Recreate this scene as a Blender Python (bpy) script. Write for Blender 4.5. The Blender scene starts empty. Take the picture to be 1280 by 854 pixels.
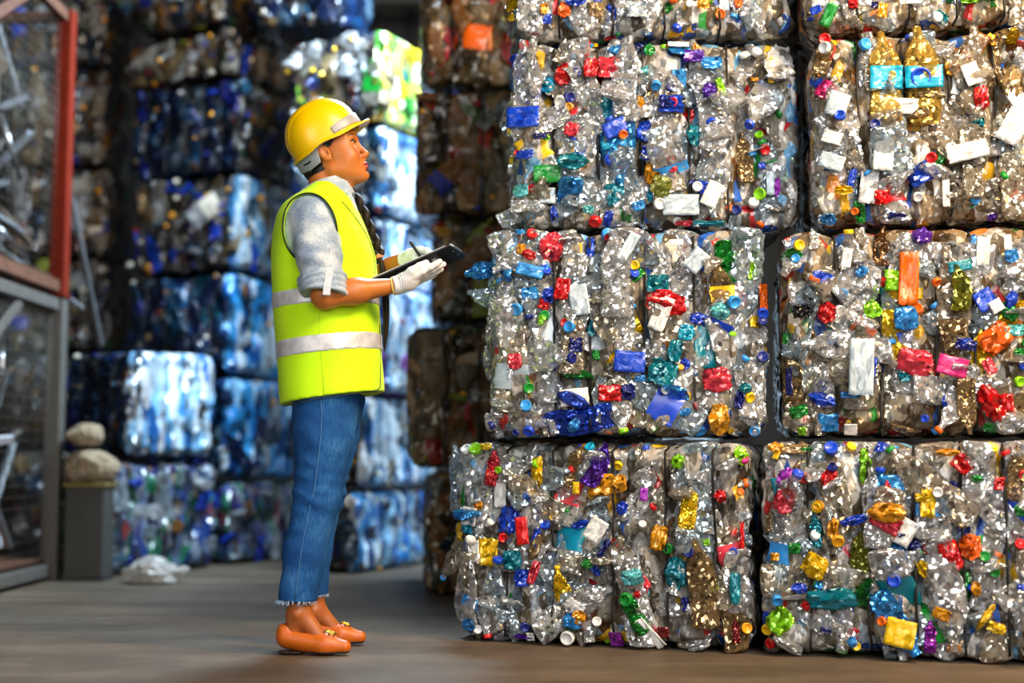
import bpy, bmesh, math, random
import numpy as np
from mathutils import Vector, Matrix

S = bpy.context.scene
COL = S.collection
rng = random.Random(7)

# ------------------------------------------------------------------ camera
FPX = 1650.0
CAMH = 0.565
PITCH = math.radians(5.13)
SP, CP = math.sin(PITCH), math.cos(PITCH)
CAMP = np.array([0.0, 0.0, CAMH])


def ray(u, v):
    xc, yc = (u - 640) / FPX, (427 - v) / FPX
    return np.array([xc, CP - yc * SP, SP + yc * CP])


def at(u, v, y):
    """point of the sight line through (u, v) at distance y into the hall"""
    d = ray(u, v)
    return CAMP + d * (y / d[1])


def on_floor(u, v):
    d = ray(u, v)
    return CAMP + d * (-CAMH / d[2])


cam = bpy.data.cameras.new('camera')
cam.sensor_width = 36
cam.lens = FPX / 1280 * 36
cam.clip_end = 80
cam.dof.use_dof = True
cam.dof.focus_distance = 3.98
cam.dof.aperture_fstop = 0.95
camo = bpy.data.objects.new('camera', cam)
COL.objects.link(camo)
camo.location = CAMP
camo.rotation_euler = (math.pi / 2 + PITCH, 0, 0)
S.camera = camo
S.view_settings.view_transform = 'Standard'
S.view_settings.look = 'None'
S.view_settings.gamma = 1
S.view_settings.use_curve_mapping = False
S.view_settings.exposure = 0.0
S.cycles.max_bounces = 7
S.cycles.diffuse_bounces = 2
S.cycles.glossy_bounces = 3
S.cycles.transparent_max_bounces = 10
S.cycles.caustics_reflective = False
S.cycles.caustics_refractive = False
S.cycles.sample_clamp_indirect = 4

# ------------------------------------------------------------------ objects


def link(name, me, parent=None):
    o = bpy.data.objects.new(name, me)
    COL.objects.link(o)
    if parent is not None:
        o.parent = parent
    return o


def tag(o, label, cat, group=None):
    o['label'] = label
    o['category'] = cat
    if group:
        o['group'] = group
    return o


def thing(name, label, cat, loc=(0, 0, 0), rz=0.0, group=None):
    o = link(name, None)
    o.location = loc
    o.rotation_euler = (0, 0, rz)
    o.empty_display_size = 0.05
    return tag(o, label, cat, group)


def mesh(name, verts, faces, mat=None, smooth=True):
    me = bpy.data.meshes.new(name)
    verts = np.asarray(verts, dtype=np.float32)
    if isinstance(faces, np.ndarray) and faces.ndim == 2:
        k = faces.shape[1]
        me.vertices.add(len(verts))
        me.vertices.foreach_set('co', verts.ravel())
        me.loops.add(faces.size)
        me.loops.foreach_set('vertex_index', faces.ravel().astype(np.int32))
        me.polygons.add(len(faces))
        me.polygons.foreach_set('loop_start', np.arange(0, faces.size, k, dtype=np.int32))
        me.update(calc_edges=True)
        me.validate()
    else:
        me.from_pydata([tuple(map(float, p)) for p in verts], [], [tuple(int(i) for i in f) for f in faces])
    if smooth:
        me.polygons.foreach_set('use_smooth', [True] * len(me.polygons))
    if mat is not None:
        for m in (mat if isinstance(mat, (list, tuple)) else [mat]):
            me.materials.append(m)
    me.update()
    return me


class MB:
    """collects solids into one mesh"""

    def __init__(self):
        self.v, self.f = [], []

    def add(self, vs, fs):
        b = len(self.v)
        self.v += [tuple(map(float, p)) for p in vs]
        self.f += [tuple(b + i for i in f) for f in fs]

    def box(self, c, s, R=None, bev=0.0):
        c, h = np.array(c, float), np.array(s, float) / 2
        b = min(bev, *(h * 0.9))
        pts, idx = [], {}
        if b <= 0:
            for i in range(8):
                sg = np.array([(i & 1) * 2 - 1, ((i >> 1) & 1) * 2 - 1, ((i >> 2) & 1) * 2 - 1])
                pts.append(sg * h)
            fs = [(0, 2, 3, 1), (4, 5, 7, 6), (0, 1, 5, 4), (2, 6, 7, 3), (0, 4, 6, 2), (1, 3, 7, 5)]
        else:
            bm = bmesh.new()
            bmesh.ops.create_cube(bm, size=1)
            for v in bm.verts:
                v.co = Vector((v.co.x * 2 * h[0], v.co.y * 2 * h[1], v.co.z * 2 * h[2]))
            bmesh.ops.bevel(bm, geom=bm.edges[:], offset=b, segments=2, affect='EDGES', profile=0.5)
            bm.verts.index_update()
            pts = [np.array(v.co) for v in bm.verts]
            fs = [tuple(v.index for v in f.verts) for f in bm.faces]
            bm.free()
        if R is not None:
            pts = [R @ p for p in pts]
        self.add([p + c for p in pts], fs)
        return self

    def bar(self, a, b, w, h, up=(0, 0, 1), bev=0.0):
        """rectangular bar from a to b"""
        a, b = np.array(a, float), np.array(b, float)
        z = b - a
        L = np.linalg.norm(z)
        z /= L
        up = np.array(up, float)
        if abs(up @ z) > 0.95:
            up = np.array([1.0, 0, 0])
        x = np.cross(up, z)
        x /= np.linalg.norm(x)
        y = np.cross(z, x)
        return self.box((a + b) / 2, (w, h, L), np.column_stack([x, y, z]), bev)

    def tube(self, pts, r, n=8, closed=False, caps=True):
        pts = np.array(pts, float)
        m = len(pts)
        r = np.broadcast_to(np.array(r, float), (m,))
        T = np.gradient(pts, axis=0) if not closed else (np.roll(pts, -1, 0) - np.roll(pts, 1, 0))
        T /= np.linalg.norm(T, axis=1)[:, None] + 1e-12
        up = np.array([0, 0, 1.0]) if abs(T[0][2]) < 0.9 else np.array([1.0, 0, 0])
        X = np.cross(up, T[0])
        X /= np.linalg.norm(X)
        vs, fs = [], []
        for i in range(m):
            X = X - T[i] * (X @ T[i])
            X /= np.linalg.norm(X) + 1e-12
            Y = np.cross(T[i], X)
            for k in range(n):
                a = 2 * math.pi * k / n
                vs.append(pts[i] + r[i] * (math.cos(a) * X + math.sin(a) * Y))
        for i in range(m if closed else m - 1):
            j = (i + 1) % m
            for k in range(n):
                l = (k + 1) % n
                fs.append((i * n + k, i * n + l, j * n + l, j * n + k))
        if caps and not closed:
            fs.append(tuple(range(n - 1, -1, -1)))
            fs.append(tuple((m - 1) * n + k for k in range(n)))
        self.add(vs, fs)
        return self

    def build(self, name, mat, parent=None, smooth=False):
        return link(name, mesh(name, self.v, self.f, mat, smooth), parent)


# ------------------------------------------------------------------ noise


def _hash(i, j, k, seed):
    h = (i.astype(np.int64) * 374761393 + j.astype(np.int64) * 668265263 + k.astype(np.int64) * 2147483647 + seed * 144269504) & 0x7FFFFFFF
    h = (h ^ (h >> 13)) * 1274126177 & 0x7FFFFFFF
    h = h ^ (h >> 16)
    return (h & 0xFFFF) / 65535.0


def vnoise(p, scale=1.0, seed=0):
    """value noise in -1..1 for an (n, 3) array"""
    q = np.asarray(p, float) * scale + 100.0
    f = np.floor(q)
    i, j, k = f[..., 0], f[..., 1], f[..., 2]
    t = q - f
    t = t * t * (3 - 2 * t)
    r = 0
    for a in (0, 1):
        wa = t[..., 0] if a else 1 - t[..., 0]
        for b in (0, 1):
            wb = t[..., 1] if b else 1 - t[..., 1]
            for c in (0, 1):
                wc = t[..., 2] if c else 1 - t[..., 2]
                r = r + wa * wb * wc * _hash(i + a, j + b, k + c, seed)
    return r * 2 - 1


# ------------------------------------------------------------------ materials


def lin(c):
    """sRGB 0..255 -> linear"""
    o = []
    for x in c:
        x = x / 255
        o.append(x / 12.92 if x <= 0.04045 else ((x + 0.055) / 1.055) ** 2.4)
    return (*o, 1.0)


class NT:
    def __init__(self, name):
        self.m = bpy.data.materials.new(name)
        self.m.use_nodes = True
        self.t = self.m.node_tree
        self.t.nodes.clear()
        self.out = self.n('ShaderNodeOutputMaterial')

    def n(self, kind, **kw):
        o = self.t.nodes.new(kind)
        for k, v in kw.items():
            if k == 'ins':
                for a, b in v.items():
                    s = o.inputs[a]
                    if hasattr(b, 'is_output'):
                        self.t.links.new(b, s)
                    else:
                        s.default_value = b
            else:
                setattr(o, k, v)
        return o

    def ramp(self, fac, stops, interp='LINEAR'):
        r = self.n('ShaderNodeValToRGB', ins={'Fac': fac})
        e = r.color_ramp
        e.interpolation = interp
        while len(e.elements) < len(stops):
            e.elements.new(0.5)
        for el, (p, c) in zip(e.elements, stops):
            el.position = p
            el.color = c if len(c) == 4 else (*c, 1)
        return r.outputs['Color']

    def coord(self, rnd=True, which='Object', stretch=None):
        c = self.n('ShaderNodeTexCoord').outputs[which]
        if rnd:
            oi = self.n('ShaderNodeObjectInfo').outputs['Random']
            mul = self.n('ShaderNodeMath', operation='MULTIPLY', ins={0: oi, 1: 37.0}).outputs[0]
            c = self.n('ShaderNodeVectorMath', operation='ADD', ins={0: c, 1: mul}).outputs[0]
        if stretch:
            c = self.n('ShaderNodeVectorMath', operation='MULTIPLY', ins={0: c, 1: stretch}).outputs[0]
        return c

    def facets(self, co, scale, k, k2=0.0, scale2=0.0):
        """a normal broken into small flat facets, as on crumpled plastic"""
        nrm = self.n('ShaderNodeNewGeometry').outputs['Normal']
        wob = self.n('ShaderNodeTexNoise', ins={'Vector': co, 'Scale': scale * 0.6, 'Detail': 1.0})
        w = self.n('ShaderNodeVectorMath', operation='SCALE', ins={0: wob.outputs['Color'], 'Scale': 0.9 / scale})
        co2 = self.n('ShaderNodeVectorMath', operation='ADD', ins={0: co, 1: w.outputs[0]}).outputs[0]
        acc = nrm
        for s, kk in ((scale, k), (scale2, k2)):
            if kk <= 0:
                continue
            v = self.n('ShaderNodeTexVoronoi', ins={'Vector': co2, 'Scale': s})
            d = self.n('ShaderNodeVectorMath', operation='SUBTRACT', ins={0: v.outputs['Color'], 1: (0.5, 0.5, 0.5)})
            d = self.n('ShaderNodeVectorMath', operation='SCALE', ins={0: d.outputs[0], 'Scale': kk})
            acc = self.n('ShaderNodeVectorMath', operation='ADD', ins={0: acc, 1: d.outputs[0]}).outputs[0]
        return self.n('ShaderNodeVectorMath', operation='NORMALIZE', ins={0: acc}).outputs[0]

    def done(self, sh):
        self.t.links.new(sh, self.out.inputs['Surface'])
        return self.m


_mats = {}


def plain(name, c, rough=0.5, metal=0.0, spec=0.5, bump=0.0, bscale=60.0, var=0.12, stretch=None, coat=0.0):
    """an everyday material with slight procedural variation"""
    if name in _mats:
        return _mats[name]
    t = NT(name)
    co = t.coord(stretch=stretch)
    nz = t.n('ShaderNodeTexNoise', ins={'Vector': co, 'Scale': bscale * 0.4, 'Detail': 4.0})
    lo = tuple(x * (1 - var) for x in c[:3]) + (1,)
    hi = tuple(min(1, x * (1 + var)) for x in c[:3]) + (1,)
    colr = t.ramp(nz.outputs['Fac'], [(0.3, lo), (0.7, hi)])
    b = t.n('ShaderNodeBsdfPrincipled', ins={'Base Color': colr, 'Roughness': rough, 'Metallic': metal, 'Specular IOR Level': spec, 'Coat Weight': coat})
    if bump > 0:
        n2 = t.n('ShaderNodeTexNoise', ins={'Vector': co, 'Scale': bscale, 'Detail': 3.0})
        bp = t.n('ShaderNodeBump', ins={'Strength': bump, 'Distance': 0.004, 'Height': n2.outputs['Fac']})
        t.t.links.new(bp.outputs[0], b.inputs['Normal'])
    _mats[name] = t.done(b.outputs[0])
    return _mats[name]


def film(name, c, alpha, rough=0.13, scale=80.0, k=1.25, spec=1.0, metal=0.58):
    """crumpled see-through plastic film"""
    if name in _mats:
        return _mats[name]
    t = NT(name)
    co = t.coord()
    N = t.facets(co, scale, k, k * 0.6, scale * 0.37)
    b = t.n('ShaderNodeBsdfPrincipled', ins={'Base Color': c, 'Roughness': rough, 'Specular IOR Level': spec, 'Metallic': metal, 'Normal': N, 'IOR': 1.58})
    tr = t.n('ShaderNodeBsdfTransparent', ins={'Color': tuple(0.45 + 0.55 * x for x in c[:3]) + (1,)})
    mx = t.n('ShaderNodeMixShader', ins={0: alpha, 1: tr.outputs[0], 2: b.outputs[0]})
    _mats[name] = t.done(mx.outputs[0])
    return _mats[name]


def shiny(name, c, rough=0.3, scale=70.0, k=0.35, spec=0.6):
    """opaque coloured plastic, slightly dented"""
    if name in _mats:
        return _mats[name]
    t = NT(name)
    co = t.coord()
    N = t.facets(co, scale, k)
    b = t.n('ShaderNodeBsdfPrincipled', ins={'Base Color': c, 'Roughness': rough, 'Specular IOR Level': spec, 'Normal': N})
    _mats[name] = t.done(b.outputs[0])
    return _mats[name]


def bale_body(name, stops, scale=26.0, stretch=(1, 1, 0.6), k=0.8, rough=0.25, spec=0.8, dark=0.35):
    """pressed plastic: many little scraps of the colours in STOPS"""
    t = NT(name)
    co = t.coord(stretch=stretch)
    wob = t.n('ShaderNodeTexNoise', ins={'Vector': co, 'Scale': scale * 0.5, 'Detail': 2.0})
    w = t.n('ShaderNodeVectorMath', operation='SCALE', ins={0: wob.outputs['Color'], 'Scale': 1.6 / scale})
    c2 = t.n('ShaderNodeVectorMath', operation='ADD', ins={0: co, 1: w.outputs[0]}).outputs[0]
    v = t.n('ShaderNodeTexVoronoi', ins={'Vector': c2, 'Scale': scale})
    sep = t.n('ShaderNodeSeparateColor', ins={0: v.outputs['Color']})
    colr = t.ramp(sep.outputs[0], stops, 'CONSTANT')
    mul = t.n('ShaderNodeMapRange', ins={0: sep.outputs[1], 3: dark, 4: 1.15})
    colr = t.n('ShaderNodeVectorMath', operation='SCALE', ins={0: colr, 'Scale': mul.outputs[0]}).outputs[0]
    N = t.facets(co, scale * 2.4, k, k * 0.6, scale * 0.9)
    b = t.n('ShaderNodeBsdfPrincipled', ins={'Base Color': colr, 'Roughness': rough, 'Specular IOR Level': spec, 'Normal': N})
    return t.done(b.outputs[0])


RGB = {
    'clear': (225, 228, 231), 'smoke': (198, 190, 174), 'tan': (160, 135, 95), 'ice': (190, 208, 220),
    'blue': (20, 70, 205), 'navy': (20, 35, 120), 'sky': (50, 150, 230), 'cyan': (20, 165, 205), 'teal': (10, 130, 150),
    'white': (232, 232, 230), 'red': (215, 20, 25), 'rose': (230, 60, 80), 'pink': (225, 45, 130), 'yellow': (245, 200, 15), 'gold': (232, 160, 20),
    'orange': (240, 105, 15), 'green': (15, 140, 45), 'lime': (140, 215, 20), 'purple': (85, 35, 165), 'violet': (165, 45, 190),
    'brown': (110, 72, 32), 'olive': (120, 125, 35), 'black': (25, 25, 28), 'aqua': (100, 200, 205), 'midnight': (12, 30, 66), 'honey': (222, 186, 84), 'petrol': (14, 62, 88), 'maroon': (120, 15, 25),
}
L = {k: lin(v) for k, v in RGB.items()}
FILM_A = {'clear': 0.54, 'smoke': 0.52, 'tan': 0.62, 'ice': 0.54, 'honey': 0.55, 'white': 0.85}


def filmc(c):
    return film('film_' + c, L[c], FILM_A.get(c, 0.72))


def dimfilm(c):  # copies of filmc, mostly darkened in colour to stand in for shade
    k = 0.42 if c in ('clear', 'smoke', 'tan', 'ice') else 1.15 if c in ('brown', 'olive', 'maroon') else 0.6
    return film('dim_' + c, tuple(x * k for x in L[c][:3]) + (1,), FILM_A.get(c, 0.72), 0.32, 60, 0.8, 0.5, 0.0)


def solidc(c):
    return shiny('plastic_' + c, L[c])


def paperc(c):
    """a printed label, slightly glossy and creased"""
    n = 'paper_' + c
    if n not in _mats:
        t = NT(n)
        co = t.coord()
        N = t.facets(co, 3.2, 0.55, 0.3, 8.0)
        nz = t.n('ShaderNodeTexNoise', ins={'Vector': co, 'Scale': 4.0, 'Detail': 4.0})
        k = t.n('ShaderNodeMapRange', ins={0: nz.outputs[0], 1: 0.3, 2: 0.7, 3: 0.72, 4: 1.1})
        cc = t.n('ShaderNodeVectorMath', operation='SCALE', ins={0: L[c][:3], 'Scale': k.outputs[0]})
        b = t.n('ShaderNodeBsdfPrincipled', ins={'Base Color': cc.outputs[0], 'Roughness': 0.28, 'Specular IOR Level': 0.7, 'Normal': N})
        _mats[n] = t.done(b.outputs[0])
    return _mats[n]
# ------------------------------------------------------------------ setting
def structure(name, mb, mat, smooth=False):
    o = mb.build(name, mat, None, smooth)
    o['kind'] = 'structure'
    return o


def floor_mat():
    t = NT('worn_concrete')
    co = t.coord(False)
    n1 = t.n('ShaderNodeTexNoise', ins={'Vector': co, 'Scale': 0.9, 'Detail': 6.0, 'Roughness': 0.6})
    n2 = t.n('ShaderNodeTexNoise', ins={'Vector': co, 'Scale': 14.0, 'Detail': 6.0, 'Roughness': 0.7})
    st = t.n('ShaderNodeVectorMath', operation='MULTIPLY', ins={0: co, 1: (0.7, 2.2, 1)})
    n3 = t.n('ShaderNodeTexNoise', ins={'Vector': st.outputs[0], 'Scale': 2.2, 'Detail': 4.0})
    m1 = t.n('ShaderNodeMath', operation='ADD', ins={0: n1.outputs[0], 1: n3.outputs[0]})
    m2 = t.n('ShaderNodeMath', operation='MULTIPLY_ADD', ins={0: n2.outputs[0], 1: 0.5, 2: m1.outputs[0]})
    c = t.ramp(t.n('ShaderNodeMath', operation='MULTIPLY', ins={0: m2.outputs[0], 1: 0.4}).outputs[0],
               [(0.36, lin((68, 58, 46))), (0.5, lin((90, 78, 64))), (0.64, lin((114, 101, 86)))])
    sp = t.n('ShaderNodeTexVoronoi', ins={'Vector': co, 'Scale': 9.0})
    spk = t.ramp(sp.outputs['Distance'], [(0.03, (0.25, 0.22, 0.2)), (0.07, (1, 1, 1))])
    c = t.n('ShaderNodeMixRGB', blend_type='MULTIPLY', ins={0: 0.7, 1: c, 2: spk}).outputs[0]
    bp = t.n('ShaderNodeBump', ins={'Strength': 0.25, 'Distance': 0.01, 'Height': n2.outputs[0]})
    b = t.n('ShaderNodeBsdfPrincipled', ins={'Base Color': c, 'Roughness': 0.62, 'Specular IOR Level': 0.35, 'Normal': bp.outputs[0]})
    return t.done(b.outputs[0])


structure('floor', MB().box((0, 4.5, -0.05), (10.4, 17.4, 0.1)), floor_mat())
dk = plain('dark_steel_sheet', lin((34, 32, 29)), rough=0.7, bump=0.2, bscale=12)


def corrugated(a, b, n, amp, up):
    """ribbed sheet wall from a to b (floor line), extruded along up, with thickness"""
    a, b, up = np.array(a, float), np.array(b, float), np.array(up, float)
    d = b - a
    nn = np.cross(d / np.linalg.norm(d), up / np.linalg.norm(up))
    vs, fs = [], []
    for i in range(n + 1):
        o = nn * amp * (1 if (i // 2) % 2 else 0)
        p = a + d * i / n + o
        for q in (p, p + up, p + up + nn * 0.06, p + nn * 0.06):
            vs.append(q)
    for i in range(n):
        for k in range(4):
            fs.append((4 * i + k, 4 * i + (k + 1) % 4, 4 * i + 4 + (k + 1) % 4, 4 * i + 4 + k))
    fs += [(3, 2, 1, 0), tuple(4 * n + k for k in range(4))]
    m = MB()
    m.add(vs, fs)
    return m


structure('wall_back', corrugated((-5.2, 11.5, 0), (5.2, 11.5, 0), 120, 0.03, (0, 0, 5.2)), dk)
structure('wall_left', corrugated((-5.1, -4, 0), (-5.1, 11.4, 0), 160, 0.03, (0, 0, 5.2)), dk)
structure('wall_right', corrugated((5.1, 11.4, 0), (5.1, -4, 0), 160, 0.03, (0, 0, 5.2)), dk)
structure('ceiling', corrugated((-5.2, 11.5, 5.25), (5.2, 11.5, 5.25), 120, 0.03, (0, -15.6, 0)), dk)
for k, yy in enumerate((8.2, 10.6)):
    mm = MB()
    for z0 in (4.35, 4.75):
        mm.bar((-5, yy, z0), (5, yy, z0), 0.1, 0.08)
    for i in range(20):
        x0 = -5 + i * 0.5
        mm.bar((x0, yy, 4.35 if i % 2 else 4.75), (x0 + 0.5, yy, 4.75 if i % 2 else 4.35), 0.05, 0.04)
    structure('trim_%d' % (k + 1), mm, plain('roof_truss_steel', lin((72, 68, 64)), 0.6))

# ------------------------------------------------------------------ bottles and scraps (shared meshes)


def profile(kind, R, Lz):
    """(height, radius) of a drinks bottle"""
    if kind == 0:   # ribbed water bottle
        pts = [(0.0, .55), (.015, .92), (.05, 1), (.5, 1), (.66, .98), (.76, .80), (.86, .48), (.91, .36), (.93, .40), (.945, .36), (1, .36)]
        rib, fr = 0.05, 11
    elif kind == 1:  # big smooth bottle
        pts = [(0.0, .6), (.02, .95), (.06, 1), (.28, .98), (.34, .9), (.4, .98), (.64, 1), (.76, .82), (.88, .45), (.92, .30), (.935, .34), (.95, .30), (1, .30)]
        rib, fr = 0.0, 1
    elif kind == 2:  # waisted juice bottle
        pts = [(0.0, .6), (.02, .95), (.06, 1), (.3, .96), (.42, .78), (.54, .84), (.64, 1), (.76, .95), (.86, .6), (.90, .46), (.92, .5), (.935, .46), (1, .46)]
        rib, fr = 0.03, 7
    else:           # oil bottle with long shoulder
        pts = [(0.0, .7), (.02, .98), (.05, 1), (.45, 1), (.58, .9), (.72, .7), (.85, .42), (.91, .30), (.93, .34), (.945, .30), (1, .30)]
        rib, fr = 0.035, 9
    zs = np.concatenate([[0, 0.008, 0.025], np.linspace(0.05, 0.9, 20), [0.92, 0.935, 0.95, 1.0]])
    rs = np.interp(zs, [p[0] for p in pts], [p[1] for p in pts])
    body = (zs > 0.08) & (zs < 0.66)
    rs = rs * (1 + rib * np.sin(zs * fr * 2 * math.pi) * body)
    return zs * Lz, rs * R


def crusher(seed, R, Lz, squash):
    """a random squeeze-and-bend; maps (n,3) points of an upright bottle"""
    r = np.random.RandomState(seed)
    wide = 1.0 + 0.42 * (1 - squash)
    nd = 12
    dc = np.column_stack([r.uniform(-1, 1, nd) * R, np.sign(r.uniform(-1, 1, nd)) * R, r.uniform(0.05, 0.85, nd) * Lz])
    dr = r.uniform(0.025, 0.06, nd)
    dd = r.uniform(0.008, 0.022, nd)
    bend, twist, shear = r.uniform(-1.4, 1.4), r.uniform(-0.7, 0.7), r.uniform(-0.15, 0.15)

    def f(P):
        P = np.array(P, float)
        z = P[:, 2]
        nk = np.clip((z / Lz - 0.78) / 0.14, 0, 1)
        sx, sy = 1 + (wide - 1) * (1 - nk), squash + (1 - squash) * nk
        Q = P.copy()
        for i in range(nd):
            d2 = ((P - dc[i]) ** 2).sum(1)
            w = np.exp(-d2 / (dr[i] ** 2)) * dd[i] * (1 - nk)
            Q[:, 1] -= np.sign(dc[i][1]) * w
        fold = vnoise(P, 55, seed) * 0.004 + vnoise(P, 120, seed + 3) * 0.002
        rr = np.hypot(Q[:, 0], Q[:, 1]) + 1e-6
        g = 1 + fold * (1 - nk) / np.maximum(rr, 0.01)
        Q[:, 0] *= g
        Q[:, 1] *= g
        Q[:, 0] *= sx
        Q[:, 1] *= sy
        a = twist * (z / Lz - 0.5)
        ca, sa = np.cos(a), np.sin(a)
        Q[:, 0], Q[:, 1] = Q[:, 0] * ca - Q[:, 1] * sa * 0.5, Q[:, 1] * ca + Q[:, 0] * sa * 0.3
        zz = z / Lz - 0.45
        Q[:, 0] += bend * 0.06 * zz * zz + shear * zz * 0.1
        Q[:, 2] -= Lz * 0.45
        return Q
    return f


def lathe(zs, rs, n, bottom=True):
    vs = []
    for z, r in zip(zs, rs):
        for k in range(n):
            a = 2 * math.pi * k / n
            vs.append((r * math.cos(a), r * math.sin(a), z))
    fs = []
    m = len(zs)
    for i in range(m - 1):
        for k in range(n):
            l = (k + 1) % n
            fs.append((i * n + k, i * n + l, (i + 1) * n + l, (i + 1) * n + k))
    if bottom:
        c = len(vs)
        vs.append((0, 0, zs[0] + 0.012))
        for k in range(n):
            fs.append((c, (k + 1) % n, k))
    return vs, fs


CAP_Z = [0, 0, 0.0015, 0.011, 0.0135, 0.0135, 0.0115]
CAP_R = [0.0115, 0.0145, 0.0155, 0.0155, 0.0140, 0.0118, 0.0108]


def cap_shape():
    n = 28
    vs, fs = lathe(CAP_Z, CAP_R, n)
    vs = np.array(vs)
    for i in (2, 3):
        for k in range(n):
            if k % 2:
                vs[i * n + k, :2] *= 0.955
    c = len(vs)
    vs = np.vstack([vs, [[0, 0, 0.0115]]])
    t = (len(CAP_Z) - 1) * n
    fs = fs + [(c, t + k, t + (k + 1) % n) for k in range(n)]
    return vs, fs


CAPV, CAPF = cap_shape()
blank = plain('plastic_neutral', (0.6, 0.6, 0.6, 1))
cap_me = mesh('bottle_cap', CAPV - np.array([0, 0, 0.006]), CAPF, blank)
BOT = []
for i in range(16):
    kd = i % 4
    R = (0.033, 0.044, 0.036, 0.040)[kd] * (0.92 + 0.16 * ((i * 7) % 5) / 4)
    Lz = (0.215, 0.29, 0.225, 0.26)[kd] * (0.9 + 0.2 * ((i * 3) % 4) / 3)
    sq = (0.42, 0.5, 0.6, 0.36, 0.7)[i % 5]
    zs, rs = profile(kd, R, Lz)
    n = 22
    vs, fs = lathe(zs, rs, n)
    f = crusher(50 + i, R, Lz, sq)
    b = mesh('bottle', f(vs), fs, blank)
    neck = f([(0, 0, Lz), (0, 0, Lz * 0.97)])
    lz = np.linspace(0.27, 0.56, 9) * Lz
    lr = np.interp(lz, zs, rs) + 0.0022
    lv, lf = lathe(lz, lr, 26, bottom=False)
    lab = mesh('bottle_label', f(lv), lf, blank)
    ax = neck[0] - neck[1]
    BOT.append(dict(me=b, lab=lab, R=R, L=Lz, sq=sq, neck=neck[0], ax=ax / np.linalg.norm(ax), th=R * sq))


def sheet(seed, nx=9, ny=9, fold=0.12, round_=0.0):
    """unit crumpled sheet in x-z, bulging along -y, with a little thickness"""
    r = np.random.RandomState(seed)
    g = np.array([(x, 0, z) for z in np.linspace(-.5, .5, ny) for x in np.linspace(-.5, .5, nx)])
    e = g.copy()
    edge = (np.abs(g[:, 0]) > .49) | (np.abs(g[:, 2]) > .49)
    jt = 0.10 if fold > 0.06 else 0.03
    e[edge, 0] += (r.rand(edge.sum()) - .5) * jt
    e[edge, 2] += (r.rand(edge.sum()) - .5) * jt
    if round_ > 0:
        rad = np.maximum(np.abs(e[:, 0]), np.abs(e[:, 2]))
        ln = np.hypot(e[:, 0], e[:, 2]) + 1e-6
        k = (1 - round_) + round_ * rad / ln
        e[:, 0] *= k
        e[:, 2] *= k
    h = np.abs(vnoise(g, 3.1, seed)) * fold + np.abs(vnoise(g, 6.5, seed + 1)) * fold * 0.6 - 0.25 * fold
    h += (0.05 if fold > 0.06 else 0.01) * (1 - 2 * np.abs(e[:, 0])) * (1 - 2 * np.abs(e[:, 2]))
    fr, bk = e.copy(), e.copy()
    fr[:, 1] = -h - 0.008
    bk[:, 1] = -h + 0.008
    vs = np.vstack([fr, bk])
    N = nx * ny
    fs = []
    for j in range(ny - 1):
        for i in range(nx - 1):
            a = j * nx + i
            q = (a, a + 1, a + 1 + nx, a + nx)
            fs.append(q)
            fs.append(tuple(N + x for x in reversed(q)))
    ring = [i for i in range(nx)] + [j * nx + nx - 1 for j in range(1, ny)] + [(ny - 1) * nx + i for i in range(nx - 2, -1, -1)] + [j * nx for j in range(ny - 2, 0, -1)]
    for a, b in zip(ring, ring[1:] + ring[:1]):
        fs.append((b, a, a + N, b + N))
    return mesh('film_scrap', vs, fs, blank)


SHEETS = [sheet(900 + i, fold=(0.10, 0.2, 0.3)[i % 3], round_=(0, 0.5, 0.9)[i % 3]) for i in range(9)]
FLAT = [sheet(950 + i, fold=0.05) for i in range(4)]


def own_mat(o, m):
    o.material_slots[0].link = 'OBJECT'
    o.material_slots[0].material = m


def frame(n, up, ang):
    """columns x, y, z: y points into the bale, z along the item, turned by ang in the face"""
    n = np.array(n, float)
    n /= np.linalg.norm(n)
    up = np.array(up, float)
    z = up - n * (up @ n)
    z /= np.linalg.norm(z)
    x = np.cross(-n, z)
    c, s = math.cos(ang), math.sin(ang)
    z2 = c * z + s * x
    x2 = np.cross(-n, z2)
    return np.column_stack([x2, -n, z2])


def place(o, R, loc, scale=(1, 1, 1)):
    M = Matrix(((*R[0], 0), (*R[1], 0), (*R[2], 0), (0, 0, 0, 1)))
    o.matrix_local = Matrix.Translation(Vector(loc)) @ M @ Matrix.Diagonal((*scale, 1))


NAMES = {'sky': 'light blue', 'ice': 'pale blue', 'cyan': 'bright cyan', 'smoke': 'smoky', 'gold': 'amber', 'aqua': 'pale aqua', 'rose': 'rose red', 'lime': 'lime green', 'olive': 'olive green'}


def cname(c):
    return NAMES.get(c, c)


_vc = {}


def verts_of(me):
    if me.name not in _vc:
        a = np.empty(len(me.vertices) * 3, np.float32)
        me.vertices.foreach_get('co', a)
        _vc[me.name] = a.reshape(-1, 3).astype(float)
    return _vc[me.name]


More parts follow.
